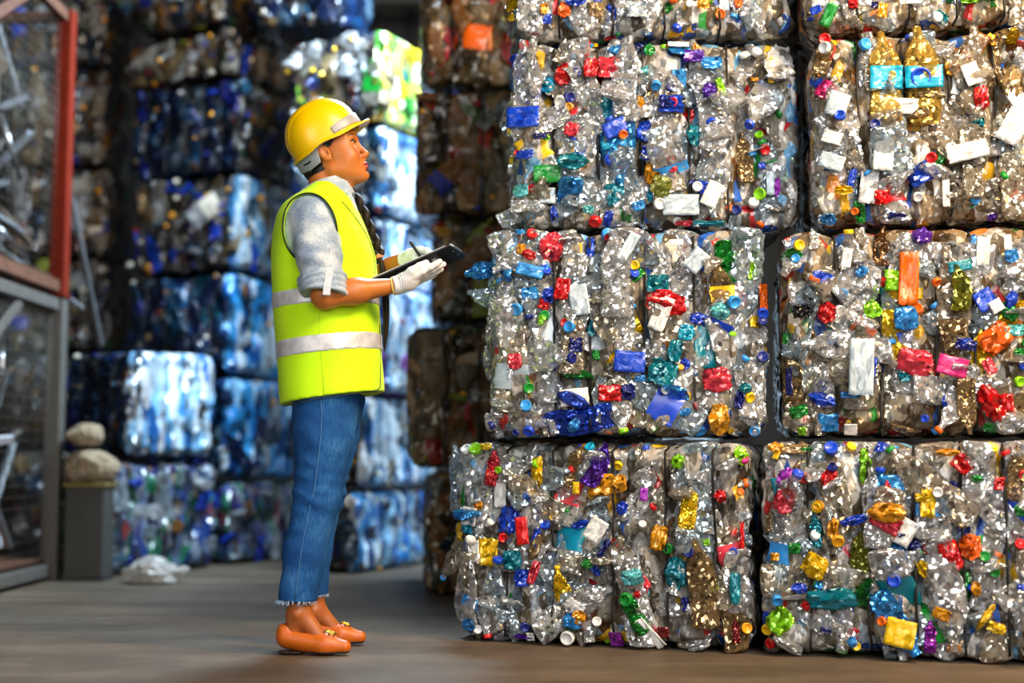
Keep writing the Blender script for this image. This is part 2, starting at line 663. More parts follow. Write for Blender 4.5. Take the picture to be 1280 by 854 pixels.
class Bale:
    def __init__(s, label, p, ang, W, D, H, straps, body, seed, rad=0.07, bulge=0.03, lump=0.022, group=None, step=0.0135, name='plastic_bale', recess=None, side_mat=None, slack=(0.0, 0.0), dim=False):
        s.slack, s.film = slack, dimfilm if dim else filmc
        """p: front left bottom corner in the hall, ang: turn of the front face about the vertical"""
        s.W, s.D, s.H, s.seed, s.rad, s.bulge, s.lump = W, D, H, seed, rad, bulge, lump
        s.ang = ang
        s.ex = np.array([math.cos(ang), math.sin(ang), 0])
        s.ey = np.array([-math.sin(ang), math.cos(ang), 0])
        s.o = np.array(p, float) + s.ex * W / 2 + s.ey * D / 2
        s.straps = sorted(straps)           # local x of the wires
        s.recess = recess
        s.rg = random.Random(seed)
        s.root = thing(name, label, 'bale', s.o, ang, group)
        s.root.empty_display_size = 0.2
        s.edges = np.array([-W / 2 - 0.02] + s.straps + [W / 2 + 0.02])
        # body
        nx, ny, nz = max(6, int(W / step)), max(6, int(D / (step * 1.8))), max(6, int(H / step))
        V, F = s.grid(nx, ny, nz)
        V2, _ = s.push(V)
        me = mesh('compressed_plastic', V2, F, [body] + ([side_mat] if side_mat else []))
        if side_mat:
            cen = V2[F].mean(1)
            right = cen[:, 0] > W / 2 - 0.07  # right face has its own colours, on some bales with daylight painted in
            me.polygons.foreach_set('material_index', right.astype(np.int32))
        s.body = link('compressed_plastic', me, s.root)
        s.body['kind'] = 'stuff'
        wire = plain('baling_wire', lin((20, 17, 14)), 0.6, 0.2)
        for x in s.straps:
            zz = np.linspace(-0.02, H + 0.02, 26)
            pts = []
            for z in np.linspace(0.03, H - 0.03, 24):
                q, n = s.surf('front', x, z)
                pts.append(q + n * 0.036 + np.array([vnoise(np.array([[z, x, 0]]), 7, seed)[0] * 0.004, 0, 0]))
            for y in np.linspace(-D / 2 + 0.05, D / 2 - 0.05, 8):
                q, n = s.surf('top', x, y)
                pts.append(q + n * 0.003)
            q, n = s.surf('back', x, H - 0.05)
            pts.append(q + n * 0.003)
            q, n = s.surf('back', x, 0.05)
            pts.append(q + n * 0.003)
            for y in np.linspace(D / 2 - 0.05, -D / 2 + 0.05, 4):
                q, n = s.surf('bottom', x, y)
                pts.append(q + n * 0.001)
            mb = MB().tube(pts, 0.0040, 6, closed=True)
            mb.build('baling_wire', wire, s.root, True)

    def grid(s, nx, ny, nz):
        idx, V, F = {}, [], []

        def vid(i, j, k):
            key = (i, j, k)
            if key not in idx:
                idx[key] = len(V)
                V.append((-s.W / 2 + s.W * i / nx, -s.D / 2 + s.D * j / ny, s.H * k / nz))
            return idx[key]
        for i in range(nx):
            for k in range(nz):
                F.append((vid(i, 0, k), vid(i + 1, 0, k), vid(i + 1, 0, k + 1), vid(i, 0, k + 1)))
                F.append((vid(i, ny, k), vid(i, ny, k + 1), vid(i + 1, ny, k + 1), vid(i + 1, ny, k)))
            for j in range(ny):
                F.append((vid(i, j, 0), vid(i, j + 1, 0), vid(i + 1, j + 1, 0), vid(i + 1, j, 0)))
                F.append((vid(i, j, nz), vid(i + 1, j, nz), vid(i + 1, j + 1, nz), vid(i, j + 1, nz)))
        for j in range(ny):
            for k in range(nz):
                F.append((vid(0, j, k), vid(0, j, k + 1), vid(0, j + 1, k + 1), vid(0, j + 1, k)))
                F.append((vid(nx, j, k), vid(nx, j + 1, k), vid(nx, j + 1, k + 1), vid(nx, j, k + 1)))
        return np.array(V), np.array(F)

    def push(s, P):
        P = np.asarray(P, float)
        r = s.rad
        c = np.array([0, 0, s.H / 2])
        h = np.array([s.W / 2, s.D / 2, s.H / 2]) - r
        q = np.clip(P - c, -h, h)
        d = P - c - q
        # push corner points onto the rounded edge
        n = d / (np.linalg.norm(d, axis=1)[:, None] + 1e-9)
        out = c + q + n * r
        x = P[:, 0]
        i = np.clip(np.searchsorted(s.edges, x) - 1, 0, len(s.edges) - 2)
        w = s.edges[i + 1] - s.edges[i]
        t = np.clip((x - s.edges[i]) / w, 0, 1)
        pil = np.sqrt(np.clip(np.sin(math.pi * t), 0, 1))
        across = 1 - np.abs(n[:, 0])
        up = np.clip(np.abs(n[:, 2]), 0, 1)
        dsp = s.bulge * (pil - 0.75) * across * (1 - 0.6 * up)
        dsp += (vnoise(P, 9, s.seed) * s.lump + vnoise(P, 22, s.seed + 1) * s.lump * 0.6 + vnoise(P, 48, s.seed + 2) * s.lump * 0.3) * (1 - 0.7 * up)
        dsp -= 0.35 * s.lump
        if s.recess:
            x0, dep = s.recess
            dsp -= dep * np.clip((x - x0) / 0.04, 0, 1) * np.clip(-n[:, 1], 0, 1)
        out = out + n * dsp[:, None]
        out[:, 2] = np.clip(out[:, 2], 0.0, s.H)
        out[:, 0] = np.clip(out[:, 0], -s.W / 2 - s.slack[0], s.W / 2 + s.slack[1])
        return out, n

    def surf(s, face, a, b):
        if face == 'front':
            P = (a, -s.D / 2, b)
        elif face == 'back':
            P = (a, s.D / 2, b)
        elif face == 'left':
            P = (-s.W / 2, a, b)
        elif face == 'right':
            P = (s.W / 2, a, b)
        elif face == 'top':
            P = (a, b, s.H)
        else:
            P = (a, b, 0)
        q, n = s.push(np.array([P]))
        return q[0], n[0]

    def fit(s, me, R, loc, scale, face, extra=None):
        """shift an item so that it stays within the bale's own room"""
        V = verts_of(me)
        if extra is not None:
            V = np.vstack([V, extra])
        Q = (V * np.array(scale)) @ R.T
        lo, hi = Q.min(0) + loc, Q.max(0) + loc
        loc = np.array(loc, float)
        rx = (-s.W / 2 - s.slack[0], s.W / 2 + s.slack[1])
        for d, (a, b) in ((0, rx), (2, (0.002, s.H - 0.002))):
            if d == 0 and face == 'left' or d == 0 and face == 'right':
                continue
            if hi[d] - lo[d] > b - a:
                return None
            if lo[d] < a:
                loc[d] += a - lo[d]
            elif hi[d] > b:
                loc[d] -= hi[d] - b
        return loc

    # ---- contents
    def bottle(s, face, a, b, ang, mat, cap=None, lab=None, out=0.0, k=None, scale=1.0, endon=False, pos=None):
        k = s.rg.randrange(len(BOT)) if k is None else k
        B = BOT[k]
        q, n = pos or s.surf(face, a, b)
        up = (0, 0, 1) if face in ('front', 'left', 'right', 'back') else (0, 1, 0)
        R = frame(n, up, ang)
        tl = s.rg.uniform(-0.16, 0.16)
        ct, st = math.cos(tl), math.sin(tl)
        R = R @ np.array([[1, 0, 0], [0, ct, -st], [0, st, ct]])
        if endon:
            R = R @ np.array([[1, 0, 0], [0, 0, 1], [0, -1, 0]])   # bottle axis into the bale, base outwards
            loc = q - n * (B['L'] * scale * 0.42 - 0.03 - out)
        else:
            loc = q + n * (out - B['th'] * scale * 0.25)
        loc = s.fit(B['me'], R, loc, (scale,) * 3, face, (B['neck'] + B['ax'] * 0.014)[None, :] + np.array([[0.016, 0, 0], [-0.016, 0, 0]]) if cap else None)
        if loc is None:
            return None
        o = link('bottle', B['me'], s.root)
        own_mat(o, mat)
        place(o, R, loc, (scale,) * 3)
        cc = mat.name.replace('film_', '').replace('dim_', '').replace('plastic_', '')
        if cc not in ('clear', 'ice', 'smoke'):
            o['label'] = cname(cc) + ' crushed bottle'
        if lab:
            lo = link('bottle_label', B['lab'], o)
            own_mat(lo, paperc(lab))
            lo['label'] = cname(lab) + ' bottle label'
        if cap:
            co = link('bottle_cap', cap_me, o)
            own_mat(co, solidc(cap))
            z = B['ax']
            x = np.cross(z, [0, 1, 0])
            x /= np.linalg.norm(x)
            place(co, np.column_stack([x, np.cross(z, x), z]), B['neck'] - z * 0.004)
            co['label'] = cname(cap) + ' screw cap'
        return o

    def cap(s, face, a, b, c, out=0.012, size=1.0, tilt=None):
        q, n = s.surf(face, a, b)
        q = q.copy()
        m = 0.02 * size
        q[2] = min(max(q[2], m), s.H - m)
        tx, tz = (s.rg.uniform(-.8, .8), s.rg.uniform(-.8, .8)) if tilt is None else tilt
        z = n + np.array([tx, 0, tz]) * (0.9 if face == 'front' else 0.5)
        z /= np.linalg.norm(z)
        x = np.cross([0, 0.3, 1], z)
        x /= np.linalg.norm(x)
        R = np.column_stack([x, np.cross(z, x), z])
        loc = s.fit(cap_me, R, q + n * out, (size,) * 3, face)
        if loc is None:
            return
        o = link('bottle_cap', cap_me, s.root)
        own_mat(o, solidc(c))
        place(o, R, loc, (size, size, size))
        o['label'] = 'loose ' + cname(c) + ' bottle cap'

    def scrap(s, face, a, b, w, h, ang, c, kind='film', out=0.010, opaque=True):
        q, n = s.surf(face, a, b)
        q = q.copy()
        up = (0, 0, 1) if face in ('front', 'left', 'right', 'back') else (0, 1, 0)
        R = frame(n, up, ang)
        nm = {'paper': 'paper_scrap', 'film': 'film_scrap', 'net': 'net_bag'}[kind]
        me = s.rg.choice(FLAT if kind == 'paper' else SHEETS)
        dp = min(0.12, max(0.04, (w + h) * 0.45))
        loc = s.fit(me, R, q + n * out, (w, dp, h), face)
        if loc is None:
            return
        o = link(nm, me, s.root)
        own_mat(o, paperc(c) if kind == 'paper' else film('scrap_' + c, L[c], 0.76, 0.18, 5.5, 1.2, 0.9, 0.25))
        place(o, R, loc, (w, dp, h))
        o['label'] = cname(c) + {'paper': ' paper scrap', 'film': ' plastic scrap', 'net': ' net bag'}[kind]

    def from_px(s, u, v):
        """where the sight line (u, v) meets the front plane; returns local x, z and metres per pixel"""
        d = ray(u, v)
        f0 = s.o - s.ey * s.D / 2
        t = ((f0 - CAMP) @ s.ey) / (d @ s.ey)
        P = CAMP + d * t
        return (P - s.o) @ s.ex, P[2] - s.o[2], t * 1.0 / FPX

    def feature(s, u, v, w, h, ang, kind, c, **kw):
        x, z, m = s.from_px(u, v)
        x = max(-s.W / 2 + 0.01 - s.slack[0], min(s.W / 2 - 0.01, x))
        z = max(0.015, min(s.H - 0.015, z))
        a = math.radians(ang)
        if kind == 'c':
            s.cap('front', x, z, c, out=0.026, size=max(w, h) * m / 0.031)
        elif kind == 'b':
            k = kw.pop('k', None)
            if x < -s.W / 2 + 0.03:       # sticks out past the edge
                kw['pos'] = (np.array([x, -s.D / 2 + 0.07, z]), np.array([-0.25, -0.97, 0]))
            k = s.rg.randrange(len(BOT)) if k is None else k
            s.bottle('front', x, z, a, filmc(c), out=kw.pop('out', 0.022), scale=h * m / BOT[k]['L'], k=k, **kw)
        elif kind == 'p':
            s.scrap('front', x, z, w * m, h * m, a, c, 'paper', out=0.032)
        elif kind == 'n':
            s.scrap('front', x, z, w * m, h * m, a, c, 'net', out=0.026)
        else:
            s.scrap('front', x, z, w * m, h * m, a, c, 'film', out=0.024)

    def fill(s, face, nb, nc, ns, pal, capal, scpal, vertical=0.65, lab=0.14, big=1.0):
        rg = s.rg
        A = s.W if face in ('front', 'back') else s.D
        a0 = -A / 2
        cols = max(3, round(A / 0.105))
        rows = max(2, math.ceil(nb / cols))
        cells = [(i, j) for i in range(cols) for j in range(rows)]
        rg.shuffle(cells)
        for (i, j) in cells[:nb]:
            a = a0 + A * (i + 0.5 + rg.uniform(-.35, .35)) / cols
            b = s.H * (j + 0.5 + rg.uniform(-.4, .4)) / rows
            if face == 'front' and s.straps:    # keep clear of the wire
                w = min(s.straps, key=lambda q: abs(q - a))
                if abs(w - a) < 0.045:
                    a = w + (0.05 if a > w else -0.05)
            ang = rg.uniform(-.3, .3) if rg.random() < vertical else rg.uniform(-1.6, 1.6)
            if rg.random() < 0.5:
                ang += math.pi
            c = rg.choices(*zip(*pal))[0]
            s.bottle(face, a, b, ang, s.film(c),
                     cap=rg.choice(capal) if rg.random() < 0.35 else None,
                     lab=rg.choice(scpal) if rg.random() < lab else None,
                     out=rg.uniform(-.012, .012), scale=rg.uniform(.8, 1.1) * big, endon=rg.random() < 0.12)
        for _ in range(nc):
            s.cap(face, a0 + A * rg.uniform(.03, .97), s.H * rg.uniform(.03, .97), rg.choice(capal), out=rg.uniform(.008, .024), size=rg.uniform(.75, 1.1))
        for _ in range(ns):
            s.scrap(face, a0 + A * rg.uniform(.04, .96), s.H * rg.uniform(.04, .96), rg.uniform(.02, .07), rg.uniform(.03, .08), rg.uniform(-1.6, 1.6), rg.choice(scpal),
                    'paper' if rg.random() < .25 else 'film', out=rg.uniform(.0, .02))


CLEARS = [('clear', 60), ('ice', 14), ('smoke', 18), ('tan', 3), ('sky', 2), ('blue', 1), ('green', 1), ('yellow', 1)]
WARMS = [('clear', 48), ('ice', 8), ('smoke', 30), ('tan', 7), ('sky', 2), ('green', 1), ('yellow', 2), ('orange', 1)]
CAPS = ['blue', 'blue', 'sky', 'sky', 'white', 'white', 'red', 'green', 'yellow', 'lime', 'orange', 'navy']
SCR = ['blue', 'sky', 'cyan', 'white', 'white', 'red', 'rose', 'teal', 'yellow', 'green', 'blue', 'ice']
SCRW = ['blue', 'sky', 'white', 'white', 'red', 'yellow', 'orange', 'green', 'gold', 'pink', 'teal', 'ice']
GREY = [(0.0, lin((120, 114, 102))), (0.22, lin((165, 160, 150))), (0.42, lin((92, 82, 66))), (0.56, lin((200, 198, 194))), (0.68, lin((135, 150, 165))),
        (0.76, lin((232, 232, 232))), (0.82, lin((40, 95, 190))), (0.87, lin((110, 170, 215))), (0.91, lin((190, 40, 45))), (0.935, lin((225, 180, 40))), (0.96, lin((40, 130, 60))), (0.975, lin((90, 60, 30)))]
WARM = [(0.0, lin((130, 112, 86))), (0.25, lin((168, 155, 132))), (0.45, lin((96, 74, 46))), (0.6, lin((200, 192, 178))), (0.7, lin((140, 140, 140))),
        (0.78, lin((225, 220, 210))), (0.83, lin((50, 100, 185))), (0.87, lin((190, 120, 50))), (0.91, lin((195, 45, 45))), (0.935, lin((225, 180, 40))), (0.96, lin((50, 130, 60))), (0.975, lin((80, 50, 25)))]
# ------------------------------------------------------------------ the front stack
def front(label, uL, yL, uR, yR, v_mid, z0, z1, straps_px, seed, warm, feats, nb=62, nc=11, ns=7, D=0.86, lf=True, **kw):
    """uL, yL: pixel column and distance of the front left edge; uR, yR the right one; straps in pixels at row v_mid"""
    a, b = at(uL, v_mid, yL), at(uR, v_mid, yR)
    ang = math.atan2(b[1] - a[1], b[0] - a[0])
    W = math.hypot(b[0] - a[0], b[1] - a[1])
    p = np.array([a[0], a[1], z0])
    ex = np.array([math.cos(ang), math.sin(ang), 0])
    ey = np.array([-ex[1], ex[0], 0])
    st = []
    for u in straps_px:
        d = ray(u, v_mid)
        t = ((p - CAMP) @ ey) / (d @ ey)
        st.append((CAMP + d * t - p) @ ex - W / 2)
    body = bale_body('pressed_bottles', WARM if warm else GREY, scale=30)
    s = Bale(label, p, ang, W, D, z1 - z0, st, body, seed, group=None, **kw)
    s.fill('front', nb, nc, ns, WARMS if warm else CLEARS, CAPS, SCRW if warm else SCR)
    if not warm and lf:
        s.fill('left', 14, 6, 5, CLEARS, CAPS, SCR)
    for f in feats:
        s.feature(*f[:7], **(f[7] if len(f) > 7 else {}))
    return s


F11 = [  # u, v, w, h, turn, kind, colour
    (672, 590, 16, 40, 5, 's', 'yellow'), (748, 572, 24, 60, 22, 'b', 'purple', dict(k=0)), (752, 606, 34, 26, 0, 's', 'gold'), (716, 585, 18, 55, 20, 'b', 'tan'),
    (656, 663, 16, 34, -5, 'p', 'red'), (612, 690, 26, 34, 5, 's', 'yellow'), (597, 688, 14, 26, 0, 'p', 'white'), (706, 742, 24, 62, -22, 'b', 'yellow', dict(k=3, cap='yellow')),
    (728, 770, 18, 18, 20, 's', 'gold'), (863, 632, 40, 66, 8, 'b', 'yellow', dict(k=1)), (826, 672, 22, 32, 12, 's', 'gold'), (797, 768, 26, 56, -30, 'b', 'green', dict(k=2)),
    (787, 748, 17, 12, 0, 'c', 'green'), (815, 795, 14, 46, -38, 'p', 'white'), (846, 716, 30, 40, 0, 's', 'teal'), (880, 735, 44, 112, -4, 'b', 'tan', dict(k=1)),
    (770, 800, 17, 22, 0, 's', 'violet'), (657, 793, 26, 9, 0, 's', 'purple'), (902, 620, 15, 17, 0, 's', 'red'), (850, 578, 18, 18, 0, 's', 'lime'), (843, 588, 10, 10, 0, 'c', 'black'),
    (637, 650, 26, 34, 10, 's', 'blue'), (642, 700, 26, 24, 0, 's', 'teal'), (656, 722, 22, 22, 0, 's', 'blue'), (630, 672, 12, 12, 0, 'c', 'red'), (672, 672, 10, 26, 15, 's', 'blue'),
    (694, 645, 13, 15, 0, 'c', 'yellow'), (706, 643, 14, 14, 0, 's', 'green'), (728, 655, 24, 10, -20, 's', 'blue'), (748, 662, 24, 30, 30, 'p', 'white'), (756, 685, 8, 28, 30, 's', 'navy'),
    (703, 700, 30, 20, -10, 's', 'blue'), (735, 705, 16, 14, 0, 's', 'green'), (744, 713, 9, 16, -40, 's', 'blue'), (806, 618, 10, 16, 5, 'p', 'violet'), (778, 635, 14, 18, 30, 's', 'blue'),
    (722, 610, 9, 15, 0, 'p', 'yellow'), (795, 720, 28, 20, -10, 's', 'aqua'), (772, 682, 9, 20, -35, 's', 'red'), (776, 604, 18, 24, 0, 's', 'gold'), (928, 570, 20, 26, 0, 's', 'lime'),
    (934, 574, 10, 14, 0, 'c', 'pink'), (578, 620, 7, 28, 0, 's', 'green'), (617, 588, 28, 44, 10, 'b', 'rose', dict(k=2)), (614, 595, 8, 20, -10, 's', 'red'), (595, 555, 16, 12, 0, 'c', 'lime'),
    (578, 553, 14, 14, 0, 'c', 'white'), (608, 553, 18, 10, 0, 's', 'yellow'), (625, 617, 16, 34, 0, 'p', 'white'), (602, 632, 9, 12, 15, 's', 'gold'), (880, 678, 15, 8, 0, 's', 'lime'),
    (863, 690, 14, 10, 0, 'c', 'navy'), (927, 670, 6, 34, 0, 's', 'red'), (806, 655, 10, 10, 0, 'c', 'white'), (712, 792, 10, 18, 0, 'c', 'white'), (665, 792, 10, 12, 0, 'p', 'white'),
    (640, 780, 20, 50, -35, 'b', 'ice'), (733, 560, 14, 14, 0, 's', 'gold'), (737, 549, 13, 8, 0, 'c', 'cyan'), (925, 615, 9, 9, 0, 'c', 'orange'), (930, 690, 9, 30, 0, 's', 'tan'),
    (905, 740, 18, 50, 0, 'b', 'smoke'), (918, 735, 14, 40, 0, 's', 'teal'), (920, 790, 20, 30, 0, 'b', 'maroon'), (936, 786, 14, 14, 0, 'c', 'gold'), (671, 715, 12, 30, 20, 's', 'rose'), (830, 790, 14, 14, 0, 's', 'maroon'),
    (800, 742, 9, 10, -20, 's', 'red'), (590, 752, 24, 12, 20, 's', 'sky'), (588, 780, 20, 16, 0, 's', 'sky'), (720, 775, 26, 20, 10, 's', 'sky')]
F12 = [
    (985, 601, 26, 32, 0, 's', 'violet'), (1006, 597, 15, 14, 0, 'c', 'red'), (1037, 597, 24, 18, -60, 's', 'red'), (1110, 610, 38, 18, 5, 'b', 'red', dict(k=0)), (1188, 694, 26, 40, -12, 's', 'red'),
    (1213, 683, 28, 32, 0, 's', 'orange'), (1019, 707, 32, 30, 35, 's', 'yellow'), (1024, 632, 9, 14, 10, 'c', 'gold'), (1022, 634, 8, 14, 0, 'c', 'yellow'), (1042, 660, 14, 26, 10, 's', 'gold'), (1048, 676, 16, 13, 0, 'c', 'gold'),
    (1126, 790, 36, 34, 12, 'p', 'yellow'), (1196, 625, 28, 50, 8, 'b', 'blue', dict(k=0, lab='sky')), (1205, 732, 14, 32, 0, 's', 'green'), (1220, 736, 12, 20, 0, 's', 'gold'), (1040, 748, 62, 26, -4, 's', 'teal'),
    (1134, 820, 18, 14, 0, 's', 'pink'), (935, 786, 14, 14, 0, 'c', 'yellow'), (1082, 588, 14, 34, 10, 's', 'lime'), (1272, 595, 42, 70, 8, 'b', 'tan', dict(k=1)), (1150, 685, 26, 24, 10, 's', 'navy'),
    (1163, 688, 22, 14, 20, 's', 'maroon'), (1068, 650, 34, 12, -15, 's', 'blue'), (1108, 652, 36, 22, 30, 's', 'rose'), (1110, 640, 44, 26, 0, 's', 'gold'), (1131, 665, 24, 34, 30, 'p', 'white'), (1127, 668, 10, 10, 0, 's', 'navy'),
    (1118, 725, 17, 12, -20, 'c', 'blue'), (1105, 703, 14, 10, 20, 's', 'sky'), (1039, 560, 18, 14, 0, 'c', 'blue'), (1064, 560, 13, 12, 0, 'c', 'yellow'), (1101, 556, 12, 16, 20, 's', 'blue'), (970, 560, 20, 14, 0, 's', 'gold'), (992, 556, 34, 18, 0, 's', 'tan'),
    (1007, 560, 14, 10, 0, 's', 'green'), (1080, 570, 10, 20, 10, 's', 'lime'), (1239, 563, 16, 12, 0, 'c', 'yellow'), (1203, 580, 24, 20, 40, 's', 'red'), (1221, 598, 14, 9, 0, 's', 'green'), (1249, 605, 14, 16, 0, 's', 'red'), (1172, 615, 13, 13, 0, 'c', 'white'),
    (1153, 622, 18, 12, 0, 's', 'yellow'), (1177, 767, 20, 14, 20, 's', 'gold'), (1195, 765, 14, 22, 0, 's', 'gold'), (1193, 808, 15, 11, 0, 's', 'gold'), (1163, 798, 26, 40, 0, 'b', 'violet', dict(k=2)), (1245, 784, 24, 14, 20, 's', 'yellow'),
    (1232, 770, 9, 40, 35, 's', 'yellow'), (978, 775, 34, 30, -40, 's', 'lime'), (956, 731, 24, 50, 15, 'p', 'ice'), (942, 731, 14, 14, 0, 'c', 'white'), (953, 775, 18, 20, 0, 's', 'blue'), (974, 750, 10, 14, 0, 'c', 'sky'), (1000, 735, 20, 14, 0, 's', 'blue'),
    (994, 685, 16, 14, 0, 's', 'green'), (971, 696, 12, 10, 0, 's', 'gold'), (963, 652, 54, 30, 0, 'b', 'tan', dict(k=5)), (1020, 665, 22, 44, 0, 'b', 'teal', dict(k=1)), (1019, 669, 13, 13, 0, 'c', 'white'), (1008, 757, 12, 14, 0, 's', 'red'), (1033, 787, 14, 7, 0, 's', 'navy'),
    (1066, 800, 12, 16, 0, 's', 'sky'), (1275, 680, 14, 14, 0, 'c', 'red'), (1274, 637, 14, 16, 0, 's', 'green'), (1276, 733, 12, 8, 0, 's', 'blue'), (983, 625, 28, 34, 20, 's', 'rose'), (1096, 640, 60, 100, 0, 'b', 'clear', dict(k=1)),
    (1150, 690, 16, 14, 0, 's', 'blue'), (1075, 700, 40, 80, 5, 'b', 'olive', dict(k=5)), (1140, 598, 20, 20, 0, 's', 'teal'), (1185, 570, 28, 10, 0, 's', 'gold'), (1205, 660, 16, 22, 0, 's', 'navy')]
F21 = [
    (663, 340, 34, 15, 14, 'p', 'sky'), (682, 339, 12, 14, 0, 'c', 'blue'), (665, 289, 13, 14, 0, 'c', 'red'), (651, 283, 12, 10, 0, 's', 'sky'), (690, 310, 30, 40, 20, 's', 'rose'), (662, 320, 18, 12, 20, 's', 'red'), (652, 313, 12, 14, 0, 's', 'gold'),
    (703, 363, 18, 26, 10, 's', 'red'), (688, 370, 20, 20, 0, 's', 'blue'), (680, 382, 14, 12, 20, 's', 'red'), (681, 395, 10, 13, 0, 'c', 'green'), (678, 398, 10, 20, 20, 's', 'lime'), (663, 368, 22, 16, 0, 's', 'sky'), (646, 388, 16, 14, 20, 'c', 'sky'),
    (832, 380, 52, 32, 12, 's', 'red'), (826, 393, 20, 44, 22, 'p', 'white'), (880, 434, 26, 52, -2, 'p', 'teal'), (787, 453, 38, 26, 4, 'p', 'blue'), (762, 492, 28, 20, 0, 's', 'red'), (785, 490, 18, 20, 0, 's', 'navy'), (828, 466, 36, 34, 20, 's', 'teal'), (843, 440, 18, 30, 10, 's', 'teal'),
    (898, 523, 26, 42, 0, 'n', 'gold'), (947, 330, 22, 46, 5, 'b', 'lime', dict(k=0)), (956, 372, 14, 34, 0, 's', 'orange'), (951, 392, 14, 10, 0, 'c', 'blue'), (950, 402, 11, 12, 0, 'c', 'navy'), (724, 376, 24, 38, -8, 'p', 'ice'), (743, 408, 14, 26, 20, 's', 'teal'), (712, 410, 15, 9, 0, 'c', 'sky'),
    (690, 475, 14, 46, 3, 'p', 'ice'), (690, 456, 15, 12, 0, 'c', 'blue'), (661, 486, 9, 14, 0, 'c', 'green'), (658, 508, 11, 15, 0, 'c', 'sky'), (644, 452, 18, 20, 0, 's', 'rose'), (718, 497, 36, 22, -5, 'p', 'white'), (716, 430, 40, 90, 5, 'b', 'smoke', dict(k=1)), (720, 432, 16, 18, 0, 's', 'navy'),
    (620, 395, 48, 76, 12, 'b', 'clear', dict(k=5)), (661, 538, 14, 10, 0, 'c', 'blue'), (645, 539, 9, 9, 0, 'c', 'navy'), (692, 537, 9, 8, 0, 's', 'green'), (875, 545, 17, 10, 20, 'c', 'sky'), (943, 541, 14, 12, 30, 'c', 'sky'), (856, 516, 16, 10, -20, 's', 'sky'), (883, 530, 12, 10, 20, 'c', 'navy'),
    (895, 475, 36, 30, 0, 's', 'rose'), (930, 486, 16, 14, 0, 's', 'teal'), (923, 500, 12, 24, 10, 's', 'navy'), (948, 447, 15, 9, 0, 'c', 'navy'), (916, 379, 10, 17, 0, 'c', 'sky'), (870, 326, 22, 30, 40, 'p', 'ice'), (845, 306, 17, 8, 0, 'p', 'white'), (822, 355, 26, 22, 0, 's', 'teal'),
    (872, 398, 20, 14, 0, 's', 'blue'), (900, 390, 24, 22, 10, 's', 'aqua'), (785, 312, 14, 40, 30, 'p', 'ice'), (760, 290, 11, 18, 20, 'c', 'sky'), (761, 303, 12, 8, 0, 'c', 'maroon'), (738, 310, 10, 24, 0, 's', 'blue'), (782, 323, 8, 7, 0, 'c', 'lime'), (713, 300, 36, 36, 0, 'b', 'white', dict(k=4, endon=True)), (928, 295, 10, 14, 0, 's', 'green'),
    (770, 350, 56, 110, 2, 'b', 'clear', dict(k=1)), (780, 410, 56, 90, 182, 'b', 'clear', dict(k=5)), (850, 460, 9, 8, 0, 'c', 'gold'), (856, 455, 14, 14, 0, 's', 'blue'), (880, 465, 10, 14, 0, 's', 'navy'), (745, 444, 9, 12, 0, 's', 'green'), (800, 473, 14, 8, 0, 's', 'sky')]
